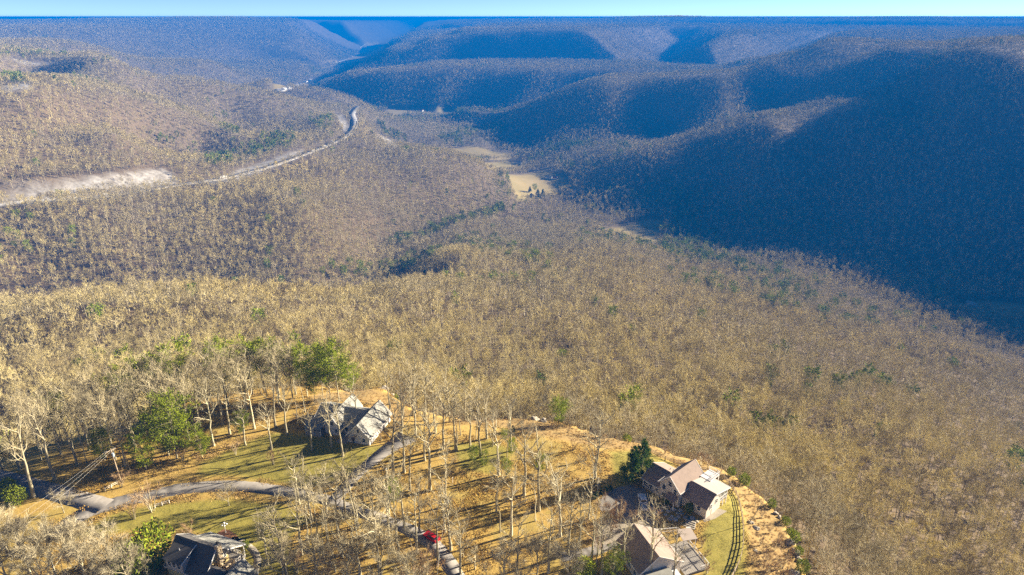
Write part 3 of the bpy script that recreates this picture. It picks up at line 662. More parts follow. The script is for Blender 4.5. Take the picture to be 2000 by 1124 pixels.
# --- house with gazebo and deck, bottom right
Ch = House("house", (26.88, 119.68), 20, "brown roofed house with deck and gazebo at the bottom right")
Ch.wall(-3.9, 5.8, -9.6, 0, -.3, 3.3, 6.35, 'y', rp=.1, mat=SIDE_CREAM); Ch.roof(-3.9, 5.8, -9.6, 0, 3.3, 6.4, 'y', ROOF_BROWN, rp=.1, trim=WHITE)
Ch.wall(-3.4, 2.4, -14.5, -9.55, -.3, 2.8, mat=SIDE_GREY); Ch.part("flat_roof", MB().box(-3.7, 2.7, -14.8, -10.05, 2.82, 2.98), ROOF_GREY)
Ch.part("entry_wall", MB().box(3.0, 4.9, -12.5, -9.62, -.1, 1.4), WHITE)
for y in (-2.2, -5.0, -7.6): Ch.window('x-', -3.9, y, 1.7, .9, 1.3)
for y in (-2.0, -5.2, -8.0): Ch.window('x+', 5.8, y, 1.6, 1.0, 1.4)
Ch.window('y+', 0, -1.6, 1.6); Ch.window('y+', 0, 1.8, 1.6); Ch.window('y+', 0, .1, 4.4, .8, 1.0); Ch.door('x+', 5.8, -3.6, 1.4, 2.1, GLASS)
Ch.window('y-', -9.6, 4.0, 2.0, .8, 1.0)

def bare_thing(name, label, cat, loc, rot): e = empty(name, loc, R(rot)); tag(e, label, cat); return e
# deck: boards laid one by one between the house and the lawn
dk = bare_thing("wooden_deck", "grey board deck with white railings beside the gazebo house", "deck", (26.88, 119.68, 0), 20)
bi = MB().box(-.0, .42, 0, 4.4, 0, .05).mesh("deck_board", DECKW)
for k in range(26):
    o = link("deck_board", bi, dk, (6.3, -10.5 + k * .0, .45)); o.location = (6.35 + (k % 13) * .46, -11.0 + (k // 13) * 4.45, .45 + .004 * (k % 2))
MB().box(6.4, 12.2, -10.9, -2.2, .1, .43).build("frame", DECKW, dk)
def rails(parent, pts, h=1.0, gap=1.6, mat=WHITE):
    for p, q in zip(pts[:-1], pts[1:]):
        p = Vector(p); q = Vector(q); n = max(1, int((q - p).length / gap)); up = Vector((0, 0, h)); m = MB()
        m.bar(p + up, q + up, .12, .08); m.bar(p + up * .12, q + up * .12, .07, .07)
        k = 0; d = (q - p).length
        while k * .28 < d:
            c = p + (q - p) * (k * .28 / d); m.bar(c, c + up, .035); k += 1
        m.build("rail", mat, parent)
        for k in range(n + 1):
            c = p + (q - p) * (k / n); MB().bar(c, c + up * 1.08, .13).build("post", mat, parent)
rails(dk, [(6.5, 2.6, .3), (12.2, 1.2, .3), (12.6, -.4, .3)]); rails(dk, [(12.3, -3.3, .48), (12.3, -10.8, .48), (10.2, -10.9, .48)])
rails(dk, [(6.4, 2.7, .2), (4.6, .9, .2)], 1.3)
gz = bare_thing("gazebo", "small gazebo with flat tan roof on the deck", "gazebo", (38.86, 120.68, .48), 12)
GZ = MB().slab([(-1.7, -1.7, 2.65), (1.7, -1.7, 2.65), (1.7, 1.7, 2.85), (-1.7, 1.7, 2.85)], .12); GZ.build("roof", TANROOF, gz)
for x in (-1.45, 1.45):
    for y in (-1.45, 1.45): MB().box(x - .07, x + .07, y - .07, y + .07, -.4, 2.6).build("post", WHITE, gz)
ac = bare_thing("grill", "white covered grill standing by the deck railing", "grill", (*xy(1344, 1041), .05), 10)
MB().box(-.55, .55, -.35, .35, .35, 1.0).build("body", WHITE, ac, .03); MB().prism([(-.55, -.35, 1.0), (.55, -.35, 1.0), (.55, .1, 1.35), (-.55, .1, 1.35)], (0, .25, 0)).build("lid", WHITE, ac)
for x in (-.45, .45):
    for y in (-.28, .28): MB().box(x - .04, x + .04, y - .04, y + .04, 0, .35).build("leg", STEEL, ac)

# flagstone patio: every stone laid singly
ps = bare_thing("flagstone_patio", "flagstone patio of loose pale slabs in the shade of the cream house", "patio", (*xy(1318, 1004), 0), 0)
g = np.random.default_rng(8); cx, cy = xy(1318, 1004); px_poly = PX((1268,990),(1300,985),(1330,996),(1352,1010),(1366,1020),(1340,1024),(1300,1016),(1276,1004)); tried = []
for k in range(400):
    x = g.uniform(min(p[0] for p in px_poly), max(p[0] for p in px_poly)); y = g.uniform(min(p[1] for p in px_poly), max(p[1] for p in px_poly)); rad = g.uniform(.45, .85)
    if poly_sd(px_poly, np.array([x]), np.array([y]))[0] < .2 or any(math.hypot(x - q[0], y - q[1]) < (rad + q[2]) * .92 for q in tried): continue
    tried.append((x, y, rad)); n_ = int(g.integers(5, 8)); a0 = g.random() * 6
    MB().prism([(x - cx + rad * g.uniform(.75, 1.1) * math.cos(a0 + 6.283 * i / n_), y - cy + rad * g.uniform(.75, 1.1) * math.sin(a0 + 6.283 * i / n_), 0) for i in range(n_)], (0, 0, g.uniform(.06, .13))).build("stone", FLAG, ps)
wk = bare_thing("stone_steps", "worn stone steps between patio and lawn", "steps", (*xy(1348, 1027), 0), -30)
for k in range(4): MB().box(-1.4 + .15 * k, 1.3 - .1 * k, -.9 + k * .55, -.35 + k * .55, -.1, .12 + .13 * k).build("step", STONE, wk, .03)
pad("concrete_walk", PX((1372,1014),(1404,994),(1420,999),(1396,1014),(1376,1020)), .05, CONC, "short concrete walk at the end of the cream house")

# ------------------------------------------------------------------ rail fence along the rim
FENCE = spline([at(u, v) for u, v in ((1258,868),(1300,888),(1345,903),(1390,912),(1418,926),(1436,950),(1446,985),(1451,1025),(1451,1065),(1444,1100),(1424,1140))], 6)
fn = bare_thing("rail_fence", "three rail wooden fence curving along the rim past the cream house", "fence", (FENCE[0][0], FENCE[0][1], 0), 0)
acc = [0]
for p, q in zip(FENCE[:-1], FENCE[1:]): acc.append(acc[-1] + np.linalg.norm((q - p)[:2]))
ds = np.arange(0, acc[-1], 2.3); fx = np.interp(ds, acc, FENCE[:, 0]); fy = np.interp(ds, acc, FENCE[:, 1]); fz = height(fx, fy); f0 = (FENCE[0][0], FENCE[0][1])
post_me = MB().box(-.08, .08, -.08, .08, -.3, 1.4).mesh("post", WOOD)
for i in range(len(ds)):
    link("post", post_me, fn, (fx[i] - f0[0], fy[i] - f0[1], fz[i]))
    if i:
        for h in (.45, .85, 1.25):
            MB().bar((fx[i - 1] - f0[0], fy[i - 1] - f0[1], fz[i - 1] + h), (fx[i] - f0[0], fy[i] - f0[1], fz[i] + h), .06, .15).build("rail", WOOD, fn)
def short_fence(pts, label, h=1.0, mat=WHITE):
    p0 = at(*pts[0]); e = bare_thing("short_fence", label, "fence", (p0[0], p0[1], 0), 0); W_ = [at(*p) for p in pts]
    for i, p in enumerate(W_):
        c = (p[0] - p0[0], p[1] - p0[1]); MB().box(c[0] - .07, c[0] + .07, c[1] - .07, c[1] + .07, -.2, h + .1).build("post", mat, e)
        if i:
            d = (W_[i - 1][0] - p0[0], W_[i - 1][1] - p0[1])
            for z in (h * .5, h * .92): MB().bar((d[0], d[1], z), (c[0], c[1], z), .06, .12).build("rail", mat, e)
short_fence([(303, 992), (317, 988), (331, 984)], "short white rail fence beside the vase shaped trees")
short_fence([(206, 960), (218, 953), (230, 947)], "short weathered rail fence under the utility pole by the lane", mat=CREAM)

# ------------------------------------------------------------------ utility poles, wires, lamp, posts
def pole(base, h, label, lean=(0, 0), arm=0.0, trans=True, tdir=0):
    e = bare_thing("utility_pole", label, "utility pole", (base[0], base[1], 0), 0)
    top = (lean[0], lean[1], h); MB().tube((0, 0, -.5), top, .17, .11, 8).build("pole", WOOD, e)
    m = MB()
    ca, sa = math.cos(tdir), math.sin(tdir)
    MB().bar((top[0] - ca * 1.1, top[1] - sa * 1.1, h - .5), (top[0] + ca * 1.1, top[1] + sa * 1.1, h - .5), .11, .14).build("crossarm", WOOD, e)
    for s_ in (-1, 0, 1):
        MB().tube((top[0] + ca * s_, top[1] + sa * s_, h - .43), (top[0] + ca * s_, top[1] + sa * s_, h - .2), .06, .05, 6).build("insulator", STEEL, e)
    if trans:
        o = MB().tube((top[0] + .32, top[1] - .12, h - 2.2), (top[0] + .32, top[1] - .12, h - 1.2), .27, .27, 10).build("transformer", simple("transformer_paint%d" % len(MATS), (.42, .52, .62), .5), e)
        MB().tube((top[0] + .32, top[1] - .12, h - 1.2), (top[0] + .32, top[1] - .12, h - 1.0), .06, .05, 6).build("bushing", STEEL, o)
    return (base[0] + lean[0], base[1] + lean[1], h), (ca, sa)
def wire(p, q, sag, label, r=.022):
    m = MB(); P_ = []
    for k in range(13):
        s_ = k / 12; P_.append((p[0] + (q[0] - p[0]) * s_, p[1] + (q[1] - p[1]) * s_, p[2] + (q[2] - p[2]) * s_ - sag * 4 * s_ * (1 - s_)))
    for a, b in zip(P_[:-1], P_[1:]): m.tube(a, b, r, r, 4, False)
    tag(m.build("power_line", WIRE), label, "power line")
b1 = xy(238, 945); t1, d1 = pole(b1, 10.5, "tall utility pole with three wires beside the left lane", (-.6, 0), tdir=.9)
b2 = xy(172, 868); t2, d2 = pole(b2, 9.5, "utility pole with transformer among the left trees", (-.5, 0), tdir=.9)
b3 = xy(876, 1031); t3, d3 = pole(b3, 9.0, "utility pole with grey transformer beside the red car", (-.2, 0), tdir=0)
for k, (s_, u, v) in enumerate(((-1, 40, 1000), (0, 58, 1006), (1, 74, 1012))):
    e_ = at(u - 60, v + 40, 7.5)
    wire((t1[0] + d1[0] * s_, t1[1] + d1[1] * s_, t1[2] - .2), e_, .8, ("upper", "middle", "lower")[k] + " power line running down left from the tall utility pole", .014)
wire((t3[0], t3[1], t3[2] - .6), at(846, 1180, 8.5), .5, "single power line from the transformer pole past the red car", .014)
lp = bare_thing("lamp_post", "white lamp post with a cluster of globes behind the chimney house", "lamp post", (*xy(441, 1041), 0), 0)
MB().tube((0, 0, 0), (0, 0, .4), .14, .09, 8).tube((0, 0, .4), (0, 0, 2.5), .055, .05, 8).build("post", WHITE, lp)
for k in range(5):
    a = k * 1.257; c = (.48 * math.cos(a), .48 * math.sin(a), 2.35) if k < 4 else (0, 0, 2.75)
    if k < 4: a = k * 1.571 + .4; c = (.5 * math.cos(a), .5 * math.sin(a), 2.35); MB().bar((0, 0, 2.1), (c[0], c[1], 2.15), .05).build("arm", WHITE, lp)
    MB().ball(c, .22, .22, .22, 10, 7).build("globe", LAMPG, lp, smooth=True)
def stake(u, v, h, label, r=.07):
    e = bare_thing("marker_post", label, "post", (*xy(u, v), 0), 0); MB().tube((0, 0, -.3), (0, 0, h), r, r * .9, 7).build("post", WHITE, e); MB().ball((0, 0, h), r * 1.2, r * 1.2, r * .6, 7, 4).build("cap", STEEL, e)
stake(756, 942, 4.2, "tall pale post beside the small spruce by the driveway", .14); stake(884, 943, 1.6, "short pale post in the leaf litter beyond the transformer pole"); stake(1167, 964, 4.6, "slim pale post at the edge of the parking court", .09)

# ------------------------------------------------------------------ vehicles
def wheels(e, xs, ys, r=.34, w=.24):
    for x in xs:
        for y in ys:
            o = MB().tube((x, y - w / 2, r), (x, y + w / 2, r), r, r, 14).build("wheel", RUBBER, e); s_ = 1 if y > 0 else -1
            MB().tube((x, y + s_ * (w / 2 - .04), r), (x, y + s_ * (w / 2 + .02), r), r * .62, r * .55, 10).build("rim", CHROME, o)
def shell(sections):
    """closed body lofted through cross sections: (x, half width low, half width high, z low, z high)"""
    m = MB(); V = []
    for x, wl, wh, z0, z1 in sections:
        zm = z0 + (z1 - z0) * .55
        V += [(x, -wl * .92, z0), (x, wl * .92, z0), (x, wl, zm), (x, wh, z1), (x, -wh, z1), (x, -wl, zm)]
    F = []
    for i in range(len(sections) - 1):
        for k in range(6): a = i * 6 + k; b = i * 6 + (k + 1) % 6; F.append((a, b, b + 6, a + 6))
    n = (len(sections) - 1) * 6; F += [tuple(range(5, -1, -1)), tuple(range(n, n + 6))]
    return m.add(V, F)
rc = bare_thing("parked_car", "red hatchback parked on the lane beside the transformer pole", "car", (*xy(843, 1053), .045), 140)
shell([(2.1, .70, .62, .32, .62), (2.0, .84, .76, .25, .74), (1.2, .90, .84, .22, .88), (.75, .90, .84, .22, .94), (-1.6, .90, .84, .22, .98), (-2.0, .86, .80, .28, .95), (-2.1, .78, .74, .4, .85)]).build("body", REDP, rc, smooth=False)
cabn = MB(); cabn.add([(.85, -.80, .90), (.85, .80, .90), (-1.9, .78, .94), (-1.9, -.78, .94), (.15, -.62, 1.46), (.15, .62, 1.46), (-1.45, .60, 1.48), (-1.45, -.60, 1.48)], [(0, 1, 5, 4), (1, 2, 6, 5), (2, 3, 7, 6), (3, 0, 4, 7), (4, 5, 6, 7), (0, 3, 2, 1)]); cabn.build("cabin", REDP, rc)
def pane(e, nm, q, mat=GLASS, off=.012):
    a, b_, c = Vector(q[0]), Vector(q[1]), Vector(q[3]); n = (b_ - a).cross(c - a).normalized() * off
    ctr = sum((Vector(p) for p in q), Vector()) / 4
    return MB().prism([Vector(p) - n for p in q], n * 2).build(nm, mat, e)
pane(rc, "windscreen", [(.80, -.70, .96), (.80, .70, .96), (.20, .57, 1.43), (.20, -.57, 1.43)]); pane(rc, "rear_window", [(-1.86, .66, 1.0), (-1.86, -.66, 1.0), (-1.50, -.54, 1.43), (-1.50, .54, 1.43)])
for s_ in (-1, 1):
    pane(rc, "side_window", [(.62, s_ * .785, .98), (-.55, s_ * .78, .98), (-.50, s_ * .635, 1.42), (.14, s_ * .635, 1.42)]); pane(rc, "side_window", [(-.68, s_ * .78, .98), (-1.7, s_ * .775, 1.0), (-1.38, s_ * .615, 1.43), (-.62, s_ * .63, 1.42)])
    MB().ball((1.98, s_ * .58, .62), .12, .16, .08, 8, 4).build("headlight", LAMPG, rc); MB().box(-2.1, -2.0, s_ * .62 - .1, s_ * .62 + .1, .68, .86).build("tail_light", simple("tail_lens%d" % s_, (.4, .01, .01), .3), rc)
    MB().box(.5, .66, s_ * .92 - .08, s_ * .92 + .08, .95, 1.06).build("mirror", REDP, rc)
wheels(rc, (1.3, -1.3), (-.8, .8), .32)
tk = bare_thing("pickup_truck", "white pickup truck parked on the round concrete court", "truck", (*xy(1255.5, 986), .05), 88)
shell([(2.85, .86, .78, .45, .85), (2.75, .97, .88, .38, 1.02), (1.2, 1.0, .93, .38, 1.12), (-.65, 1.0, .95, .38, 1.12)]).build("body", WHITEP, tk)
m_ = MB(); m_.box(-2.8, -.66, -.98, -.90, .5, 1.12); m_.box(-2.8, -.66, .90, .98, .5, 1.12); m_.box(-2.88, -2.8, -.98, .98, .45, 1.12); m_.box(-2.8, -.66, -.9, .9, .45, .62); m_.build("bed", WHITEP, tk)
m_ = MB(); m_.add([(1.25, -.88, 1.1), (1.25, .88, 1.1), (-.68, .88, 1.1), (-.68, -.88, 1.1), (.55, -.72, 1.82), (.55, .72, 1.82), (-.5, .72, 1.82), (-.5, -.72, 1.82)], [(0, 1, 5, 4), (1, 2, 6, 5), (2, 3, 7, 6), (3, 0, 4, 7), (4, 5, 6, 7), (0, 3, 2, 1)]); m_.build("cabin", WHITEP, tk)
pane(tk, "windscreen", [(1.2, -.76, 1.16), (1.2, .76, 1.16), (.60, .66, 1.78), (.60, -.66, 1.78)]); pane(tk, "rear_window", [(-.672, .74, 1.2), (-.672, -.74, 1.2), (-.51, -.64, 1.76), (-.51, .64, 1.76)])
for s_ in (-1, 1):
    pane(tk, "side_window", [(1.0, s_ * .862, 1.18), (-.55, s_ * .862, 1.18), (-.45, s_ * .735, 1.76), (.52, s_ * .735, 1.76)])
    MB().box(2.70, 2.87, s_ * .72 - .14, s_ * .72 + .14, .72, .92).build("headlight", LAMPG, tk); MB().box(-2.9, -2.84, s_ * .86 - .08, s_ * .86 + .08, .7, 1.0).build("tail_light", simple("truck_lens%d" % s_, (.4, .01, .01), .3), tk)
    MB().box(.85, 1.0, s_ * 1.08 - .1, s_ * 1.08 + .1, 1.1, 1.3).build("mirror", RUBBER, tk)
MB().box(-2.98, -2.86, -.95, .95, .4, .55).build("bumper", CHROME, tk)
wheels(tk, (1.75, -1.75), (-.84, .84), .39, .28)
g = np.random.default_rng(3)
for k in range(5):
    x, y = ((-2.3, .45), (-1.7, -.5), (-1.1, .4), (-2.4, -.45), (-1.75, .3))[k]; c = tk.matrix_basis @ Vector((x, y, .62))
    bg_ = MB().ball((0, 0, .17), .33, .26, .19, 8, 5).build("cargo_sack", (WHITE, STEEL)[k % 2], None); bg_.location = c; bg_.rotation_euler = (0, 0, g.random() * 6)
    tag(bg_, ("pale sack at the tailgate corner of the pickup bed", "grey sack in the middle of the pickup bed", "pale sack behind the cab in the pickup bed", "grey sack at the back of the pickup bed", "pale sack lying centrally in the pickup bed")[k], "sack")

# ------------------------------------------------------------------ boulders and ledges on the rim
def boulder(c, r, label, seed, flat=.6, mat=None):
    g = np.random.default_rng(seed); bm = bmesh.new(); bmesh.ops.create_icosphere(bm, subdivisions=2, radius=1.0)
    sx, sy = g.uniform(.8, 1.3), g.uniform(.7, 1.2)
    for v in bm.verts:
        d = v.co.copy(); f = 1 + .28 * math.sin(d.x * 3.1 + seed) * math.cos(d.y * 2.7 - seed) + .12 * math.sin(d.z * 7 + d.x * 5)
        v.co = Vector((round(d.x * f * sx * 2.2) / 2.2 * .5 + d.x * f * sx * .5, d.y * f * sy, d.z * f * flat)) * r
    me = bpy.data.meshes.new("boulder"); bm.to_mesh(me); bm.free(); me.materials.append(mat or LEDGE)
    o = link("boulder", me, None, c, g.random() * 6); tag(o, label, "boulder", "boulders on the bluff rim"); return o
BL = [(737,744,2.6,"pale ledge rock at the tip of the golden clearing"),(750,749,1.6,"pale rock just right of the clearing tip"),(764,760,1.2,"small pale rock on the rim right of the clearing tip"),(862,795,1.6,"pale rock on the rim left of the golden grass bank"),
 (1045,808,1.8,"flat pale rock on the golden grass rim"),(1062,813,1.3,"smaller rock right of the flat rim rock"),(1408,897,1.9,"largest pale rock on the rim behind the cream house"),(1420,905,1.2,"smaller pale rock right of the rim rock behind the cream house"),
 (1432,914,1.0,"small rock beside the dark bush on the rim"),(1466,1022,1.0,"pale rock at the foot of the leaning tree"),(1477,1032,1.1,"second pale rock just below the leaning tree"),(1517,993,1.0,"pale rock on the rim beside green shrubs"),(1524,1000,.8,"small rock next to the green rim shrubs"),
 (1546,1050,1.7,"tall pale rock between the green rim shrubs"),(1556,1068,1.4,"grey rock below the green rim shrubs"),(1563,1082,1.9,"dark grey rock at the lower rim"),(1553,1112,1.7,"pale rock at the bottom of the rim"),(1475,1080,.7,"small rock in the golden grass of the rim slope"),(1380,928,.8,"rock beside the fence behind the cream house"),(1340,1022,.7,"rock at the edge of the flagstone patio"),(1360,1026,.8,"rock beside the stone steps")]
for i, (u, v, r_, lab) in enumerate(BL):
    x, y = xy(u, v, -1.0); z = height(np.array([x]), np.array([y]))[0]; boulder((x, y, z + r_ * .05), r_ * .68, lab, 900 + i)

# ------------------------------------------------------------------ trees: bare hardwoods and pines
def inst_mat(name, cols, loccols=None, scale=.006, rough=.9, var=.24):
    """colour drawn per tree, drifting slowly over the land as stands of different kinds do"""
    m, t, b = nt_new(name); oi = t.nodes.new("ShaderNodeObjectInfo")
    st = [(i / max(1, len(cols) - 1), c) for i, c in enumerate(cols)]
    n = noise(t, oi.outputs["Location"], scale, 3, .6)
    f = math_n(t, 'ADD', math_n(t, 'MULTIPLY', math_n(t, 'SUBTRACT', n, .5), 1.9), math_n(t, 'ADD', .5, math_n(t, 'MULTIPLY', math_n(t, 'SUBTRACT', oi.outputs["Random"], .5), .75)))
    c = ramp(t, f, st)
    n2_ = noise(t, oi.outputs["Location"], scale * .28, 2, .5); gr = t.nodes.new('ShaderNodeMapRange'); gr.inputs[1].default_value = .42; gr.inputs[2].default_value = .66; gr.inputs[4].default_value = .55
    L(t, n2_, gr.inputs[0]); hs0 = t.nodes.new('ShaderNodeHueSaturation'); hs0.inputs['Saturation'].default_value = .62; hs0.inputs['Value'].default_value = .80; L(t, c, hs0.inputs['Color']); c = mixc(t, gr.outputs[0], c, hs0.outputs[0])
    v = math_n(t, 'ADD', 1 - var, math_n(t, 'MULTIPLY', oi.outputs["Random"], 2 * var))
    hs = t.nodes.new("ShaderNodeHueSaturation"); L(t, v, hs.inputs["Value"]); L(t, c, hs.inputs["Color"])
    L(t, hs.outputs[0], b.inputs["Base Color"]); b.inputs["Roughness"].default_value = rough
    b.inputs["Specular IOR Level"].default_value = .1
    return m
TWIG = inst_mat("twig_bark", [(.25, .195, .105), (.43, .355, .16), (.57, .48, .205), (.46, .39, .195), (.31, .265, .17)])
TWIG_NEAR = inst_mat("near_twig_bark", [(.25, .215, .14), (.36, .315, .195), (.45, .39, .235), (.33, .285, .18)], scale=.03)
BARK = inst_mat("trunk_bark", [(.30, .26, .17), (.40, .36, .235), (.54, .49, .33)], var=.2)
NEEDLE = inst_mat("pine_needles", [(.15, .20, .014), (.27, .32, .018), (.11, .17, .022)], var=.25)
NEEDLE_DARK = inst_mat("spruce_needles", [(.05, .10, .02), (.08, .14, .02)], var=.2)
BROADLEAF = inst_mat("evergreen_leaves", [(.17, .22, .015), (.27, .31, .025)], var=.2)
SHRUBTWIG = inst_mat("shrub_twigs", [(.30, .18, .10), (.42, .29, .15), (.36, .27, .17)], var=.2)

class TM:
    """tree mesh builder: tubes and slivers"""
    def __init__(s): s.v = []; s.f = []
    def tube(s, pts, rad, n):
        base = len(s.v); P = [np.asarray(p, float) for p in pts]
        for i, p in enumerate(P):
            d = P[min(i + 1, len(P) - 1)] - P[max(i - 1, 0)]; d /= (np.linalg.norm(d) + 1e-9)
            a = np.cross(d, (0, 0, 1) if abs(d[2]) < .9 else (1, 0, 0)); a /= np.linalg.norm(a); c = np.cross(d, a)
            for k in range(n):
                t = 2 * math.pi * k / n; s.v.append(p + (a * math.cos(t) + c * math.sin(t)) * rad[i])
        for i in range(len(P) - 1):
            for k in range(n):
                q = base + i * n + k; w = base + i * n + (k + 1) % n
                s.f.append((q, w, w + n)); s.f.append((q, w + n, q + n))
    def sliver(s, p, d, w, r):
        a = np.cross(d, r.normal(size=3)); a = a / (np.linalg.norm(a) + 1e-9) * w * .5
        i = len(s.v); s.v += [p - a, p + a, p + d]; s.f.append((i, i + 1, i + 2))
    def leaf(s, p, d, w, r):
        a = np.cross(d, r.normal(size=3)); a = a / (np.linalg.norm(a) + 1e-9) * w * .5
        i = len(s.v); s.v += [p, p + d * .5 + a, p + d, p + d * .5 - a]; s.f.append((i, i + 1, i + 2)); s.f.append((i, i + 2, i + 3))
    def mesh(s, name, mat): return mesh_np(name, np.array(s.v), np.array(s.f, dtype=np.int32), mat)
def unit(v): return v / (np.linalg.norm(v) + 1e-9)

def bare_tree(seed, H=18.0, limbs=9, sub=5, twigs=1500, tw=.035, tl=1.5, sides=6, spread=1.0, first=.36, trunk_r=.24, wide=.30, detail=True):
    r = np.random.default_rng(seed); T = TM(); C = TM()
    n = 9 if detail else 4; lean = r.normal(size=2) * .05 * H
    pts = []
    for i in range(n + 1):
        q = i / n; pts.append(np.array((lean[0] * q ** 1.6 + r.normal() * .05 * H * .1, lean[1] * q ** 1.6 + r.normal() * .05 * H * .1, H * .86 * q)))
    pts[0][:2] = 0; pts[0][2] = -.6
    T.tube(pts, [trunk_r * (1 - .86 * (i / n)) * (1.25 if i == 0 else 1) for i in range(n + 1)], sides)
    def on(q):
        k = q * n; i = min(int(k), n - 1); return pts[i] + (pts[i + 1] - pts[i]) * (k - i)
    tips = []; ga = r.random() * 6.28
    for j in range(limbs):
        q = first / .86 + (1 - first / .86) * (j + r.random() * .6) / limbs; q = min(q, .99)
        a = ga + j * 2.4 + r.normal() * .35; up = .35 + .95 * q * r.uniform(.6, 1.2)
        ln = H * wide * spread * (1.15 - .65 * q) * r.uniform(.75, 1.2)
        d = unit(np.array((math.cos(a), math.sin(a), up))); p = on(q); lp = [p]; m = 4 if detail else 2
        for k in range(m):
            d = unit(d + r.normal(size=3) * .18 + np.array((0, 0, .10))); p = p + d * ln / m; lp.append(p)
        r0 = trunk_r * (.60 - .28 * q); T.tube(lp, [r0 * (1 - .75 * k / m) for k in range(m + 1)], 4 if detail else 3)
        for k in range(sub):
            f = r.uniform(.3, 1.0) * m; i = min(int(f), m - 1); s0 = lp[i] + (lp[i + 1] - lp[i]) * (f - i)
            sd = unit(unit(lp[i + 1] - lp[i]) + r.normal(size=3) * .6 + np.array((0, 0, .2))); sl = ln * r.uniform(.3, .6)
            sp = [s0, s0 + sd * sl * .5, s0 + unit(sd + r.normal(size=3) * .3 + np.array((0, 0, .15))) * sl]
            if detail: C.tube(sp, [r0 * .42, r0 * .28, r0 * .10], 3)
            else: C.sliver(s0, sp[2] - s0, tw * 1.6, r)
            tips.append((sp[0], sp[2], sl))
        tips.append((lp[-2], lp[-1], ln * .4))
    tips.append((pts[-2], pts[-1], H * .14)); w = np.array([t[2] for t in tips]); w /= w.sum()
    for k in r.choice(len(tips), size=twigs, p=w):
        s0, s1, sl = tips[k]; d0 = unit(s1 - s0); f = r.random() ** .6
        p = s0 + (s1 - s0) * f + r.normal(size=3) * .18
        d = unit(d0 + r.normal(size=3) * .62 + np.array((0, 0, .14))) * tl * r.uniform(.5, 1.25)
        C.sliver(p, d, tw * r.uniform(.7, 1.3), r)
    return T, C

def pine_tree(seed, H=17.0, bare=.3, width=.24, tufts=500, leaf=(.9, .22), layers=11, trunk_r=.2, cone=False, sides=6, per=5):
    r = np.random.default_rng(seed); T = TM(); C = TM()
    lean = r.normal(size=2) * .02 * H
    pts = [np.array((lean[0] * q * q, lean[1] * q * q, H * q - (.5 if q == 0 else 0))) for q in np.linspace(0, 1, 6)]
    T.tube(pts, [trunk_r * (1 - .9 * q) for q in np.linspace(0, 1, 6)], sides)
    spots = []
    for j in range(layers):
        q = bare + (1 - bare) * (j + r.random() * .7) / layers
        for k in range(per):
            a = r.random() * 6.283; prof = (1 - q) / (1 - bare)
            if cone: ln = H * width * (prof ** .9 + .06) * r.uniform(.8, 1.15); up = .05 + .5 * q
            else: ln = H * width * (.35 + 1.0 * math.sin(math.pi * min(1, prof * .85 + .12))) * r.uniform(.55, 1.2); up = .15 + .5 * q + r.normal() * .12
            p = np.array((lean[0] * q * q, lean[1] * q * q, H * q)); d = unit(np.array((math.cos(a), math.sin(a), up)))
            e = p + d * ln; T.tube([p, p + (e - p) * .6 + np.array((0, 0, -.05 * ln)), e], [.05, .03, .01], 3)
            spots.append((p, e, ln))
    w = np.array([s[2] for s in spots]); w /= w.sum()
    for k in r.choice(len(spots), size=tufts, p=w):
        p, e, ln = spots[k]; f = r.uniform(.25, 1.05) ** .7; c = p + (e - p) * f + r.normal(size=3) * .10 * ln
        for _ in range(3):
            d = unit(unit(e - p) * .5 + r.normal(size=3) * .8 + np.array((0, 0, .35))) * leaf[0] * r.uniform(.6, 1.2)
            C.leaf(c + r.normal(size=3) * .12, d, leaf[1], r)
    return T, C

def bush(seed, H=3.0, W=1.6, n=500, leaf=(.35, .16), egg=.5):
    r = np.random.default_rng(seed); T = TM(); C = TM()
    for k in range(5):
        a = r.random() * 6.28; T.tube([np.array((0, 0, -.2)), np.array((math.cos(a) * W * .4, math.sin(a) * W * .4, H * .6))], [.06, .02], 3)
    for _ in range(n):
        d = unit(r.normal(size=3)); rad = r.uniform(.55, 1.0) * (1 + .25 * math.sin(d[0] * 5 + seed) * math.cos(d[1] * 4 + d[2] * 5))
        c = np.array((d[0] * W * rad, d[1] * W * rad, H * egg + d[2] * H * egg * rad)); c[2] = max(c[2], .1)
        q = unit(d * .8 + r.normal(size=3) * .7 + np.array((0, 0, .3))) * leaf[0] * r.uniform(.6, 1.3); C.leaf(c, q, leaf[1], r)
    return T, C
def twiggy(seed, H=3.0, W=1.6, n=420, tw=.03, stems=9):
    """vase-shaped leafless shrub"""
    r = np.random.default_rng(seed); T = TM(); C = TM()
    for k in range(stems):
        a = r.random() * 6.28; q = r.uniform(.2, 1.0); e = np.array((math.cos(a) * W * q, math.sin(a) * W * q, H * r.uniform(.75, 1.0)))
        mid = e * np.array((.35, .35, .5)); T.tube([np.array((math.cos(a) * .15, math.sin(a) * .15, -.2)), mid, e], [.05, .035, .01], 3)
        for _ in range(n // stems):
            f = r.uniform(.35, 1); p = mid + (e - mid) * f if f > .5 else mid * (f * 2)
            C.sliver(p, unit((e - mid) / H + r.normal(size=3) * .45 + np.array((0, 0, .3))) * H * r.uniform(.15, .35), tw * r.uniform(.7, 1.3), r)
    return T, C
def joined(T, C, name, mt, mc):
    V = np.array(T.v + C.v); F = np.array(T.f + [tuple(i + len(T.v) for i in f) for f in C.f], dtype=np.int32)
    me = mesh_np(name, V, F, mt); me.materials.append(mc)
    mi = np.zeros(len(F), np.int32); mi[len(T.f):] = 1; me.polygons.foreach_set("material_index", mi); return me

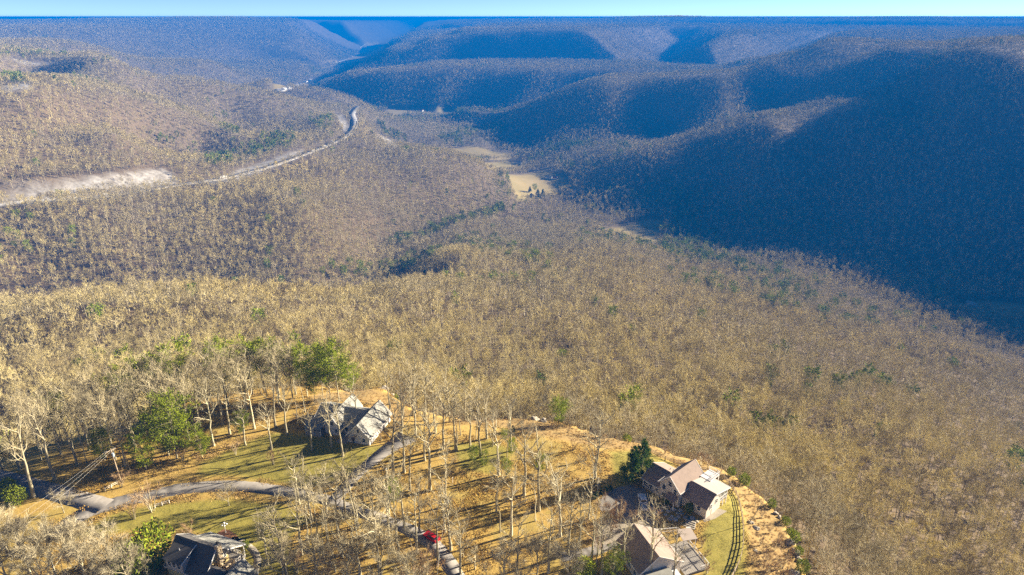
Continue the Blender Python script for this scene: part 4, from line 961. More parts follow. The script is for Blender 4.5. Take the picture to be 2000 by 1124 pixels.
# near trees with parts
def pair(TC, nm, mt, mc): return (TC[0].mesh(nm + "_trunk", mt), TC[1].mesh(nm + "_crown", mc))
NEAR = [pair(bare_tree(100 + k, 17.5 + (k % 4) * .8, limbs=9 + k % 4, sub=6, twigs=850 + 80 * (k % 5), tw=.05, tl=1.5, spread=1.0 + .09 * (k % 4), first=.38 + .05 * (k % 3)), "bare_tree", BARK, TWIG_NEAR) for k in range(9)]
OPEN = [pair(bare_tree(300 + k, 18.0, limbs=8 + k % 4, sub=5, twigs=560, tw=.032, tl=1.4, spread=1.1, first=.38, trunk_r=.33), "bare_tree", BARK, TWIG_NEAR) for k in range(8)]
SLIM = [pair(bare_tree(340 + k, 15.0, limbs=6, sub=4, twigs=330, tw=.032, tl=1.1, spread=.6, first=.52, trunk_r=.15), "bare_tree", BARK, TWIG_NEAR) for k in range(5)]
BUSHY = [pair(bare_tree(370 + k, 14.0, limbs=12, sub=8, twigs=3400, tw=.055, tl=1.5, spread=1.45, first=.2, trunk_r=.25), "bare_tree", BARK, TWIG_NEAR) for k in range(4)]
PINES = [pair(pine_tree(400 + k, 18.0, bare=.35, tufts=1500, leaf=(.75, .15)), "pine_tree", BARK, NEEDLE) for k in range(3)]
HEMLOCK = [pair(pine_tree(430 + k, 16.0, bare=.12, width=.27, tufts=2400, leaf=(.65, .14), layers=14, cone=False, per=6), "pine_tree", BARK, NEEDLE) for k in range(2)]
SPRUCE = [pair(pine_tree(450 + k, 12.0, bare=.1, width=.30, tufts=2600, leaf=(.55, .15), layers=16, cone=True, per=7), "spruce_tree", BARK, NEEDLE_DARK) for k in range(2)]
EVERBUSH = [pair(bush(470 + k, 5.0, 2.2, 1500, (.45, .2)), "evergreen_bush", BARK, BROADLEAF) for k in range(3)]
TWIGGY = [pair(twiggy(490 + k, 3.4, 1.9, 520, .032), "bare_shrub", BARK, SHRUBTWIG) for k in range(4)]
ROUNDED = [pair(bare_tree(510 + k, 4.6, limbs=10, sub=7, twigs=900, tw=.028, tl=.6, spread=1.5, first=.12, trunk_r=.11, wide=.36), "small_bare_tree", BARK, TWIG_NEAR) for k in range(3)]

# distant kinds, one light mesh each, for the forest
def src(name, me):
    o = bpy.data.objects.new(name, me); return o
def coll(name, meshes):
    c = bpy.data.collections.new(name)
    for i, me in enumerate(meshes): c.objects.link(src("%s_%02d" % (name, i), me))
    return c
FOREST = coll("forest_kind",
    [joined(*bare_tree(600 + k, 16 + 1.3 * (k % 4), limbs=7 + k % 4, sub=5, twigs=800, tw=.055, tl=1.5, spread=.85 + .16 * (k % 5), sides=5, first=.42), "bare_tree_near", BARK, TWIG) for k in range(6)] +
    [joined(*bare_tree(620 + k, 17.0 + k % 3, limbs=8, sub=4, twigs=290, tw=.13, tl=1.8, spread=.9 + .16 * (k % 5), sides=3, detail=False, first=.4), "bare_tree_mid", BARK, TWIG) for k in range(6)] +
    [joined(*bare_tree(640 + k, 16.0 + k % 3, limbs=6, sub=3, twigs=130, tw=.30, tl=2.3, spread=1.3, sides=3, detail=False, first=.4), "bare_tree_far", BARK, TWIG) for k in range(4)] +
    [joined(*bare_tree(660 + k, 17.0 + k % 3, limbs=5, sub=2, twigs=84, tw=.70, tl=3.8, spread=1.3, sides=3, detail=False, first=.3), "bare_tree_farthest", BARK, TWIG) for k in range(3)] +
    [joined(*pine_tree(700 + k, 17.0, bare=.3, tufts=260, leaf=(1.3, .45), layers=9, sides=4), "pine_mid", BARK, NEEDLE) for k in range(3)] +
    [joined(*pine_tree(720 + k, 17.0, bare=.3, tufts=60, leaf=(2.4, 1.1), layers=6, per=3, sides=3), "pine_far", BARK, NEEDLE) for k in range(2)])
LOD = {"near": (0, 6), "mid": (6, 6), "far": (12, 4), "farthest": (16, 3), "pmid": (19, 3), "pfar": (22, 2)}
# names sort in order because they are zero padded

def scatter_group(name):
    ng = bpy.data.node_groups.new(name, 'GeometryNodeTree')
    ng.interface.new_socket("Geometry", in_out='INPUT', socket_type='NodeSocketGeometry')
    ng.interface.new_socket("Geometry", in_out='OUTPUT', socket_type='NodeSocketGeometry')
    gi_ = ng.nodes.new("NodeGroupInput"); go = ng.nodes.new("NodeGroupOutput")
    return ng, gi_, go
def scatter(name, pts, rot, scl, idx, collection):
    me = bpy.data.meshes.new(name); me.vertices.add(len(pts)); me.vertices.foreach_set("co", np.asarray(pts, np.float32).ravel())
    for nm, ty, arr in (("rz", 'FLOAT', rot), ("sc", 'FLOAT', scl), ("kind_index", 'INT', idx)):
        a = me.attributes.new(nm, ty, 'POINT'); a.data.foreach_set("value", np.asarray(arr, np.float32 if ty == 'FLOAT' else np.int32))
    o = link(name, me); ng, gin, gout = scatter_group(name + "_nodes")
    ci = ng.nodes.new("GeometryNodeCollectionInfo"); ci.inputs[0].default_value = collection; ci.inputs[1].default_value = True; ci.inputs[2].default_value = True
    ip = ng.nodes.new("GeometryNodeInstanceOnPoints"); ip.inputs["Pick Instance"].default_value = True
    def na(n, ty):
        q = ng.nodes.new("GeometryNodeInputNamedAttribute"); q.data_type = ty; q.inputs[0].default_value = n; return q.outputs[0]
    cx = ng.nodes.new("ShaderNodeCombineXYZ"); ng.links.new(na("rz", 'FLOAT'), cx.inputs[2])
    ng.links.new(gin.outputs[0], ip.inputs["Points"]); ng.links.new(ci.outputs[0], ip.inputs["Instance"])
    ng.links.new(na("kind_index", 'INT'), ip.inputs["Instance Index"]); ng.links.new(cx.outputs[0], ip.inputs["Rotation"]); ng.links.new(na("sc", 'FLOAT'), ip.inputs["Scale"])
    ng.links.new(ip.outputs[0], gout.inputs[0])
    md = o.modifiers.new("scatter", 'NODES'); md.node_group = ng
    return o

# where forest stands: everything off the plateau except fields, highway and bare rock
def forest_points(r0, r1, sp, half=50.0, seed=1):
    g = np.random.default_rng(seed); w = r1 * math.sin(R(half))
    xs = np.arange(-w, w, sp); ys = np.arange(max(20, r0 * math.cos(R(half)) * .5), r1, sp)
    X, Y = np.meshgrid(xs, ys); X = (X + g.uniform(-.48, .48, X.shape) * sp).ravel(); Y = (Y + g.uniform(-.48, .48, Y.shape) * sp).ravel()
    rr_ = np.hypot(X, Y); k = (rr_ >= r0) & (rr_ < r1) & (np.abs(np.arctan2(X, Y)) < R(half)); X, Y = X[k], Y[k]
    if r0 < 900:
        k = poly_sd(PLATEAU, X, Y) < -4.5; X, Y = X[k], Y[k]
    k = (zone(FIELDS, X, Y, 1.0) < .5)
    if 600 < r1:
        k &= (zone(ROCKS, X, Y, 1.0) < .5) | (g.random(len(X)) < .06)
        d, _ = line_d(HWY, X, Y); k &= d > 12
    return X[k], Y[k]
FP = []; 
for r0, r1, sp, lod, sd in ((70, 260, 4.7, "near", 6), (260, 430, 5.6, "near", 1), (430, 1250, 6.6, "mid", 2), (1250, 2700, 8.6, "far", 3), (2700, 5200, 10.5, "farthest", 4), (5200, 8800, 17.0, "farthest", 5)):
    X, Y = forest_points(r0, r1, sp, seed=sd); g = np.random.default_rng(50 + sd); Zt = height(X, Y)
    a, c = LOD[lod]; idx = a + g.integers(0, c, len(X))
    s = g.uniform(.58, 1.22, len(X)) * (.9 + .35 * fbm(X / 60, Y / 60, 61, 2)) * (1.0 if r0 < 5000 else 1.35)
    # pines: scattered, denser along ravines and the valley floor
    pn = fbm(X / 160, Y / 160, 91, 3) + .25 * np.exp(-((Zt + 262) / 22) ** 2) - .02
    pine = (g.random(len(X)) < np.clip((pn - .16) * 1.6, .004, .5))
    if lod in ("near", "mid"): idx = np.where(pine, LOD["pmid"][0] + g.integers(0, 3, len(X)), idx)
    else: idx = np.where(pine, LOD["pfar"][0] + g.integers(0, 2, len(X)), idx)
    FP.append((X, Y, Zt, g.uniform(0, 6.283, len(X)), s, idx, np.full(len(X), sd), pine))
FX, FY, FZ, FR, FS, FI, FB, FPINE = [np.concatenate([q[k] for q in FP]) for k in range(8)]
print("forest trees", len(FX))

# ------------------------------------------------------------------ plants on the plateau, each one a thing
LANDMARK = [("the white house", 680, 850), ("the red car", 843, 1053), ("the white pickup", 1255, 985), ("the cream house", 1330, 990), ("the gazebo house", 1275, 1100),
            ("the chimney house", 400, 1100), ("the tall utility pole", 238, 945), ("the globe lamp", 441, 1041), ("the transformer pole", 876, 1031), ("the golden clearing", 720, 765),
            ("the golden grass rim", 1000, 815), ("the parking court", 1190, 985), ("the short white fence", 317, 988), ("the lane fork", 150, 985)]
ORD = ["nearest", "second nearest", "third nearest", "fourth nearest", "fifth nearest", "sixth nearest", "seventh nearest", "eighth nearest", "ninth nearest", "tenth nearest", "eleventh nearest", "twelfth nearest", "farthest"]
PLACED = []
def plant(pairs, k, u, v, s, name, cat, look, label=None, group=None, rot=None, lean=None, zoff=0.0):
    x, y = xy(u, v); z = height(np.array([x]), np.array([y]))[0]; tm, cm = pairs[k % len(pairs)]
    e = empty(name, (x, y, z + zoff), rot if rot is not None else (k * 2.399 + u * .13) % 6.283); e.scale = (s, s, s)
    if lean: e.rotation_euler = (lean[0], lean[1], e.rotation_euler.z)
    link("trunk" if "tree" in name else "stem", tm, e); link("crown" if "tree" in name else "foliage" if "bush" in name else "twigs", cm, e)
    e["category"] = cat
    if group: e["group"] = group
    if label: e["label"] = label
    else: PLACED.append((e, u, v, look))
    return e
def auto_labels():
    buckets = {}
    for e, u, v, look in PLACED:
        d = [((u - lu) ** 2 + ((v - lv) * 1.7) ** 2, nm, u - lu, (v - lv) * 1.7) for nm, lu, lv in LANDMARK]; q = min(d)
        rel = ("right of" if q[2] > 0 else "left of") if abs(q[2]) > abs(q[3]) else ("in front of" if q[3] > 0 else "behind")
        buckets.setdefault((look, q[1], rel), []).append((q[0], e))
    for (look, nm, rel), lst in buckets.items():
        lst.sort(key=lambda a: a[0])
        for i, (_, e) in enumerate(lst):
            e["label"] = "%s %s %s" % (look, rel, nm) if len(lst) == 1 else "%s, %s one %s %s" % (look, ORD[min(i, 12)], rel, nm)
T_OPEN = [(66,972,1.12),(107,938,1.1),(418,871,.95),(449,848,.95),(497,838,.9),(538,836,.95),(530,878,.72),(648,873,.8),(670,891,.88),(767,931,1.05),(790,923,1.05),(839,957,1.12),
          (866,878,1.0),(889,880,.95),(918,877,.9),(938,893,.92),(951,857,.85),(975,928,.9),(1024,967,1.0),(1053,998,1.05),(998,1046,.95),(1095,1048,1.02),(1163,934,1.0),(1158,950,.75),(999,881,.8),
          (806,800,.95),(800,770,.8),(830,812,.9),(878,812,.85),(908,806,.8),(760,790,.8),(1270,1136,.95),(675,1012,.85),(743,1128,1.05),(703,1122,.9),(560,1128,.95),(1010,1135,.8),(1070,1120,.85),(1175,1128,.8),(1315,1150,.7),(786,832,.85),(812,850,.8),(850,846,.85),(610,1020,.8),(660,1040,.85),(700,1030,.8),(760,1060,.85),(780,1095,.9),(590,1085,.8),(524,1104,.62),(640,1010,.7),(730,1040,.8),(815,1080,.8),(900,1120,.8),(1110,1085,.75),(1150,1015,.7),(870,990,.8),(800,960,.85),(830,900,.8),(700,830,.7),(560,850,.8),(610,880,.75),(480,870,.7),(880,1075,.85),(855,1100,.8),(870,1040,.7),(820,1040,.75),(790,1030,.8),(760,1010,.75),(710,1000,.75),(585,985,.7),(1130,1075,.75),(1155,1095,.7),(1215,1110,.7),(970,1000,.75)]
for k, (u, v, s) in enumerate(T_OPEN): plant(OPEN, k, u, v, s * 1.2, "bare_tree", "tree", "tall bare tree", group="bare trees around the houses")
T_SLIM = [(146,888,1.0),(255,920,.9),(240,911,.85),(196,880,1.05),(580,816,.8),(596,806,.85),(876,920,.55),(894,880,1.0),(977,1040,.95),(1046,1018,.9),(557,1104,.95),(587,1067,.95),(604,1062,1.15),(615,1095,1.2),(624,1070,1.2),(632,1090,1.1),(642,1071,1.15),(670,1090,.95),
          (655,1118,1.0),(809,1118,.9),(930,860,.8),(962,872,.8),(1120,1110,.7),(1165,1100,.8),(690,1075,.8),(720,1050,.8),(900,850,.9),(990,900,.75),(170,905,.9),(300,905,.8)]
for k, (u, v, s) in enumerate(T_SLIM): plant(SLIM, k, u, v, s * 1.18, "bare_tree", "tree", "slim bare tree", group="slim bare trees around the houses")
for k, (u, v, s) in enumerate([(18,1085,.9),(60,1120,1.0),(110,1130,.95),(165,1125,1.0),(225,1140,.95),(20,1150,1.05),(95,1165,1.0),(180,1175,1.0),(262,1165,.9),(555,1140,.85),(620,1140,.85),(680,1150,.9),(745,1145,.95),(800,1165,.8),(985,1150,.85),(1050,1140,.85),(1105,1155,.85),(730,1085,.7),(1085,985,.55)]):
    plant(BUSHY, k, u, v, s, "bare_tree", "tree", "dense twiggy bare tree", group="dense twiggy trees near the houses")
for k, (u, v, s) in enumerate([(447,988,1.25),(928,1112,1.2),(894,1064,1.0),(1135,916,.8),(841,1036,.95),(741,988,1.3),(125,1002,1.3),(905,1088,1.0),(1060,950,.8),(1110,975,.9),(990,985,.8),(1015,1000,.7),(830,1000,.8),(1200,1135,.9),(1085,1090,.8),(950,1135,.9),(600,1005,.9)]):
    plant(ROUNDED, k, u, v, s, "small_bare_tree", "tree", "low round bare tree", group="low round bare trees")
for k, (u, v, s) in enumerate([(262,1014,1.5),(299,1000,2.0),(237,952,1.3),(534,908,1.15),(460,889,1.1),(376,1052,1.2),(1175,1015,1.7),(1210,1020,1.5),(1240,1028,1.2),(1190,1045,1.6),(1160,1055,1.5),(1170,1085,1.4),(815,1150,2.2),(835,1140,2.0),(640,1128,1.6),(580,1120,1.5),(1280,1022,1.1),(1372,1095,.9),(1380,1120,.9),(1370,1070,.7),(1500,1110,1.2),(1530,1095,1.3),(1512,1065,1.1),(1370,895,1.1),(1385,902,1.0),(690,865,.8),(745,860,.9),(775,850,1.0),(358,900,1.1),(1120,880,.9),(1145,900,.9),(1490,1000,.6),(1505,1030,.7),(1520,1050,.8),(1485,1060,.7),(1498,1088,.9),(1470,1100,.8),(1540,1075,.8),(1478,975,.5),(1465,950,.5),(1520,1120,1.1),(1545,1125,1.0),(1490,1125,1.0),(1440,935,.5),(1405,915,.6),(1350,890,.7),(1300,872,.6),(1180,850,.7),(1110,835,.7),(1075,828,.6)]):
    plant(TWIGGY, k, u, v, s, "bare_shrub", "shrub", "bare upright shrub", group="leafless shrubs on the plateau")
lt = plant(SLIM, 2, 1463, 1020, .72, "bare_tree", "tree", "", "bare crooked tree leaning over the golden rim beside the fence", lean=(0, .45))
# woods on the left of the plateau
WOODS = PX((-60,905),(0,885),(100,858),(250,822),(350,788),(450,765),(540,752),(610,752),(600,775),(560,800),(490,822),(420,850),(330,880),(240,915),(120,925),(0,915))
xs = np.arange(-230, -30, 5.4); ys = np.arange(130, 215, 5.4); X, Y = np.meshgrid(xs, ys); g = np.random.default_rng(77)
X = (X + g.uniform(-2.3, 2.3, X.shape)).ravel(); Y = (Y + g.uniform(-2.3, 2.3, Y.shape)).ravel(); k_ = poly_sd(WOODS, X, Y) > 0; X, Y = X[k_], Y[k_]
for i, (x, y) in enumerate(zip(X, Y)):
    z = height(np.array([x]), np.array([y]))[0]; tm, cm = (NEAR if i % 3 else OPEN)[i % 8]
    e = empty("bare_tree", (x, y, z), g.random() * 6.283); s = g.uniform(.85, 1.15); e.scale = (s, s, s); link("trunk", tm, e); link("crown", cm, e)
    tag(e, "bare tree crowded in the woods on the left of the plateau", "tree", "bare trees of the left plateau woods")
print("left woods", len(X))
# evergreens
for k, (u, v, s, lab) in enumerate([(533,756,.92,"flat topped green pine highest at the edge of the left woods"),(600,772,.85,"green pine left of the broad pine above the white house"),(616,790,.6,"smaller green pine below the clump above the white house"),(662,782,1.0,"broad bright green pine behind the white house"),(645,775,.85,"green pine crowding the broad pine behind the white house"),(352,792,1.1,"green pine top rising from the middle of the left woods"),(490,764,.95,"green pine between the flat pine and the paler pine in the left woods"),(440,776,1.0,"pale green pine in the left woods near the tall flat pine"),(575,762,.8,"green pine between the tall flat pine and the broad pine"),(630,768,.75,"green pine half hidden behind the broad pine"),(685,770,.6,"small green pine right of the broad pine"),(250,826,.95,"dark pine deep in the left woods above the utility pole"),(300,806,1.0,"dark pine in the left woods above the hemlocks"),(120,858,.8,"dark green pine at the far left of the woods")]):
    plant(PINES, k, u, v, s * 1.05, "pine_tree", "tree", "", lab, "pines on the plateau")
for k, (u, v, s, lab) in enumerate([(346,896,1.0,"large bright green hemlock standing before the left woods"),(330,890,.8,"green hemlock merging with the large hemlock"),(286,918,.62,"smaller green hemlock left of the large hemlock"),(395,893,.5,"small green hemlock right of the large hemlock"),(475,850,.4,"low green hemlock among bare trees left of the white house"),(1092,818,.5,"green hemlock just below the golden rim"),(1196,1136,.45,"soft green pine in front of the gazebo house"),(205,900,.5,"dark hemlock beside the tall utility pole")]):
    plant(HEMLOCK, k, u, v, s * 1.12, "pine_tree", "tree", "", lab, "hemlocks on the plateau")
for k, (u, v, s, lab) in enumerate([(1232,938,.86,"large dark spruce left of the cream house"),(1252,930,.92,"taller spruce behind the large dark spruce"),(762,955,.34,"small dark spruce beside the tall pale post"),(1002,840,.2,"tiny dark spruce on the golden slope")]):
    plant(SPRUCE, k, u, v, s, "spruce_tree", "tree", "", lab, "dark spruces")
for k, (u, v, s, lab) in enumerate([(925,905,.3,"yellow green sapling pine beyond the leaf litter"),(945,912,.28,"yellow green sapling pine near the rim trees"),(1000,890,.3,"yellow green sapling pine under the forked trees"),(985,862,.24,"small yellow green sapling near the golden rim"),(770,985,.4,"dull green young pine in front of the small dark spruce"),(1055,925,.35,"pale green sapling pine among bare trees"),(990,930,.3,"dark sapling pine at the forked tree")]):
    plant(HEMLOCK, k, u, v, s, "sapling_pine_tree", "tree", "", lab, "sapling pines")
for k, (u, v, s, lab) in enumerate([(35,985,1.05,"dark green bush beside the big leaning tree at the left edge"),(20,960,.8,"green bush at the left edge of the frame"),(303,1100,1.95,"big bright evergreen bush left of the chimney house"),(262,1140,1.8,"evergreen bush in front of the big bright bush"),(245,1095,1.0,"smaller evergreen bush left of the big bright bush"),(1140,1128,1.0,"rounded holly bush in front of the gazebo house"),
   (1548,1020,.55,"bright green shrub on the rim, upper one"),(1538,1003,.5,"bright green shrub on the rim above the pale rocks"),(1555,1040,.6,"bright green shrub on the rim, middle one"),(1563,1062,.5,"bright green shrub on the rim, lower one"),(1570,1098,.7,"broad green shrub at the lower rim rocks"),(1510,972,.5,"green shrub on the rim right of the fence curve"),(1430,914,.55,"grey green bush on the rim behind the cream house"),(1456,925,.7,"green bush at the rim right of the cream house"),(1226,838,.6,"yellow green bush behind the golden rim"),(480,1070,.4,"low green bush beside the chimney house porch"),(1345,1000,.5,"dark bush before the right wing of the cream house"),(1300,985,.4,"dark bush under the gable of the cream house"),(770,752,.5,"green shrub beside the clearing tip rocks")]):
    plant(EVERBUSH, k, u, v, s, "evergreen_bush", "bush", "", lab, "evergreen bushes")
for k, (u, v) in enumerate([(1160,977),(1165,972),(1174,967),(1183,962),(1192,958)]):
    plant(SPRUCE, k, u, v, .16, "hedge_bush", "bush", "", ["leftmost", "second from left", "middle", "second from right", "rightmost"][k] + " clipped cone bush along the parking court", "cone bushes along the parking court")
auto_labels()

# golden bunch grass on the rim and tufts over lawns and leaf litter
def tuft(seed, h, n, w, mat, sp):
    r = np.random.default_rng(seed); C = TM()
    for _ in range(n): C.sliver(np.array((*r.normal(size=2) * sp, -.05)), unit(np.array((*r.normal(size=2) * .5, 1.0))) * h * r.uniform(.5, 1.1), w, r)
    return C.mesh("grass_tuft", mat)
DRYG = inst_mat("dry_grass", [(.42, .26, .08), (.54, .37, .14), (.34, .20, .065)], scale=.05)
GREENG = inst_mat("lawn_grass", [(.17, .16, .03), (.27, .22, .06), (.22, .21, .04)], scale=.05)
LEAFL = inst_mat("fallen_leaves", [(.26, .15, .035), (.46, .30, .07), (.36, .22, .06)], scale=.08)
def leaves(seed):
    r = np.random.default_rng(seed); C = TM()
    for _ in range(26): C.leaf(np.array((*r.normal(size=2) * .55, r.uniform(.01, .06))), unit(np.array((*r.normal(size=2), .25))) * r.uniform(.12, .25), .14, r)
    return C.mesh("leaf_patch", LEAFL)
GRASS = coll("grass_kind", [tuft(1, .85, 46, .05, DRYG, .28), tuft(2, .7, 46, .05, DRYG, .3), tuft(3, .95, 36, .06, DRYG, .22)]); LITTER = coll("litter_kind", [leaves(4), leaves(5), leaves(6)]); LAWNG = coll("lawn_kind", [tuft(7, .12, 50, .05, GREENG, .35), tuft(8, .15, 50, .05, GREENG, .35)])
def cover(name, sel, dens, cl, n, label, smin, smax, seed, cat):
    g = np.random.default_rng(seed); x0, x1, y0, y1 = -110, 92, 84, 215; M = int((x1 - x0) * (y1 - y0) * dens); X = g.uniform(x0, x1, M); Y = g.uniform(y0, y1, M)
    k = sel(X, Y, g) & (poly_sd(PLATEAU, X, Y) > -3) & CLEAR(X, Y); X, Y = X[k], Y[k]; Z = height(X, Y)
    o = scatter(name, np.stack((X, Y, Z), 1), g.uniform(0, 6.28, len(X)), g.uniform(smin, smax, len(X)), g.integers(0, n, len(X)), cl); tag(o, label, cat, kind="stuff"); print(name, len(X))
ROAD_LINES = [ROAD_C, P3((205,990),(150,974),(80,955),(10,936),(-90,912)), P3((646,984),(664,964),(690,935),(716,910),(746,886),(772,868),(796,852)), P3((1222,1048),(1180,1070),(1140,1080),(1095,1090))]
COURTS = [PX((1166,986),(1180,966),(1207,952),(1236,947),(1260,956),(1278,980),(1286,1004),(1262,1011),(1235,1012),(1198,1006),(1176,1000)), PX((1158,1066),(1168,1030),(1182,1016),(1215,1010),(1262,1009),(1284,1018),(1258,1040),(1212,1062))]
def foot(h, x0, x1, y0, y1):
    M4 = Matrix.Translation(h.e.location) @ Matrix.Rotation(h.e.rotation_euler.z, 4, 'Z'); return [tuple((M4 @ Vector((x, y, 0)))[:2]) for x, y in ((x0, y0), (x1, y0), (x1, y1), (x0, y1))]
COURTS += [foot(B, -11, 7, -1, 11), foot(A, -20, 0, 0, 14), foot(D, -10, 9, -9, 6), foot(Ch, -4, 12.5, -14, 1)]
def CLEAR(X, Y):
    k = np.ones(X.shape, bool)
    for l in ROAD_LINES: k &= line_d(l, X, Y)[0] > 1.2 + 1.2 * vnoise(X / 2.5, Y / 2.5, 15)
    for p in COURTS: k &= poly_sd(p, X, Y) < .2
    return k
cover("dry_grass", lambda X, Y, g: (zone(DRY, X, Y, 3.0) * (.45 + vnoise(X / 4, Y / 4, 5)) > .5) & (g.random(len(X)) < .8), 1.6, GRASS, 3, "golden dry bunch grass along the bluff rim", .22, .62, 11, "grass")
cover("fallen_leaves", lambda X, Y, g: (zone(LAWN + DRY, X, Y, 3.0) < .5) & (vnoise(X / 3, Y / 3, 6) > .42), 1.0, LITTER, 3, "fallen brown oak leaves on the plateau ground", .7, 1.5, 12, "leaves")
cover("lawn_grass", lambda X, Y, g: (zone(LAWN, X, Y, 3.0) > .4), 1.6, LAWNG, 2, "short yellow green grass of the lawns", .7, 1.5, 13, "grass")

# ------------------------------------------------------------------ highway with traffic, valley farms
HW = [(p[0], p[1], p[2] + .4) for p in HWY]
strip("highway", HW, [15, 15, 14, 14, 14, 18, 22], 0.0, HIGHW, "pale concrete highway cut along the far slope", n=10, jit=0.0, zs=True, thick=2.5)
HS = spline(HW, 10); hacc = np.concatenate(([0], np.cumsum(np.linalg.norm(np.diff(HS[:, :2], axis=0), axis=1))))
def on_hwy(u, off=0.0):
    us = [q[0] for q in _hw]; k = np.interp(u, us[:12], np.arange(12)) * 10 if u < 692 else 110
    i = int(min(k, len(HS) - 2)); p = HS[i] + (HS[i + 1] - HS[i]) * (k - i); d = HS[i + 1] - HS[i]; d = d / np.linalg.norm(d); return (p[0] - d[1] * off, p[1] + d[0] * off, p[2] + .05), math.atan2(d[1], d[0])
def valley_road(px, w, label):
    P = [ground_at(u, v) for u, v in px]; strip("valley_road", [(p[0], p[1], p[2] + 1.0) for p in P], w, 0.0, HIGHW, label, n=6, jit=0.0, zs=True, thick=2.5)
valley_road([(536,182),(556,176),(580,168),(606,158),(632,150)], 16, "pale road strip through the nearer valley town")
valley_road([(628,130),(655,123),(680,114),(694,104),(702,94),(716,84)], 26, "pale road strip through the farther valley town")
# barrier wall on the valley side: segments as parts
bw = empty("barrier_wall", HW[0]); tag(bw, "low pale concrete barrier along the valley side of the highway", "barrier")
for i in range(4, len(HS) - 22):
    p, q = HS[i], HS[i + 1]; d = (q - p) / np.linalg.norm(q - p); o_ = np.array((d[1], -d[0], 0)) * 7.2; o0 = np.array(HW[0])
    MB().bar(tuple(p + o_ - o0 + np.array((0, 0, .5))), tuple(q + o_ - o0 + np.array((0, 0, .5))), .5, 1.1).build("barrier_segment", CONC, bw)
def truck(u, off, ln, body, label, cab=True):
    p, a = on_hwy(u, off); e = empty("highway_truck" if cab else "highway_van", p, a); tag(e, label, "truck" if cab else "van", "vehicles on the highway")
    MB().box(-ln / 2, ln / 2, -1.3, 1.3, 1.0, 4.0).build("trailer" if cab else "body", body, e)
    if cab:
        MB().prism([(ln / 2 + .4, -1.2, .6), (ln / 2 + 4.2, -1.2, .6), (ln / 2 + 4.2, -1.2, 1.8), (ln / 2 + 2.6, -1.2, 3.3), (ln / 2 + .4, -1.2, 3.5)], (0, 2.4, 0)).build("cab", body, e)
        MB().prism([(ln / 2 + 4.05, -1.0, 2.0), (ln / 2 + 4.1, -1.0, 2.05), (ln / 2 + 2.8, -1.0, 3.25), (ln / 2 + 2.7, -1.0, 3.2)], (0, 2.0, 0)).build("windscreen", GLASS, e)
    for x in ((-ln / 2 + 1.2, -ln / 2 + 2.4, ln / 2 + 1.2, ln / 2 + 3.4) if cab else (-ln / 3, ln / 3)):
        for s_ in (-1, 1): MB().tube((x, s_ * 1.25, .5), (x, s_ * 1.0, .5), .5, .5, 10).build("wheel", RUBBER, e)
for k, (u, off, ln, mt, lab, cb) in enumerate([(8, -4, 13, WHITE, "white lorry at the far left end of the highway", True), (26, 3, 14, WHITE, "white lorry second from the left on the highway", True), (45, -4, 6, YELLOW, "yellow van on the left part of the highway", False), (60, -4, 13, WHITE, "white lorry just right of the yellow van", True), (92, 4, 14, WHITE, "white lorry below the left end of the gravel slope", True), (122, -4, 14, WHITE, "white lorry below the middle of the gravel slope", True), (150, 4, 6, WHITE, "white van below the gravel slope", False), (205, -4, 7, WHITE, "white van where the gravel slope narrows", False), (430, -4, 13, WHITE, "white lorry below the green pine bank", True), (540, 4, 6, YELLOW, "yellow van below the rock cut", False), (605, -4, 14, WHITE, "white lorry right of the rock cut", True), (628, -4, 12, WHITE, "white lorry nearing the highway bend", True), (650, 4, 6, WHITE, "white van at the highway bend", False)]):
    truck(u, off, ln, mt, lab, cb)
def farm(u, v, w, d, h, rise, wall, roof, label, rot, name="farm_building"):
    x, y, _ = ground_at(u, v); z = height(np.array([x]), np.array([y]))[0]
    e = empty(name, (x, y, z), rot); tag(e, label, "building", "buildings in the valley")
    MB().prism([(-w / 2, -d / 2, -2), (w / 2, -d / 2, -2), (w / 2, -d / 2, h), (0, -d / 2, h + rise), (-w / 2, -d / 2, h)], (0, d, 0)).build("wall", wall, e)
    MB().prism([(-w / 2 - .6, -d / 2 - .5, h - .25), (0, -d / 2 - .5, h + rise + .05), (w / 2 + .6, -d / 2 - .5, h - .25), (w / 2 + .6, -d / 2 - .5, h + .05), (0, -d / 2 - .5, h + rise + .4), (-w / 2 - .6, -d / 2 - .5, h + .05)], (0, d + 1, 0)).build("roof", roof, e)
    for s_ in (-.25, .25): MB().box(w * s_ - .6, w * s_ + .6, -d / 2 - .06, -d / 2 + .02, 1.0, 2.4).build("window", GLASS, e)
    MB().box(-.6, .6, -d / 2 - .07, -d / 2 + .02, 0, 2.2).build("door", WOOD, e)
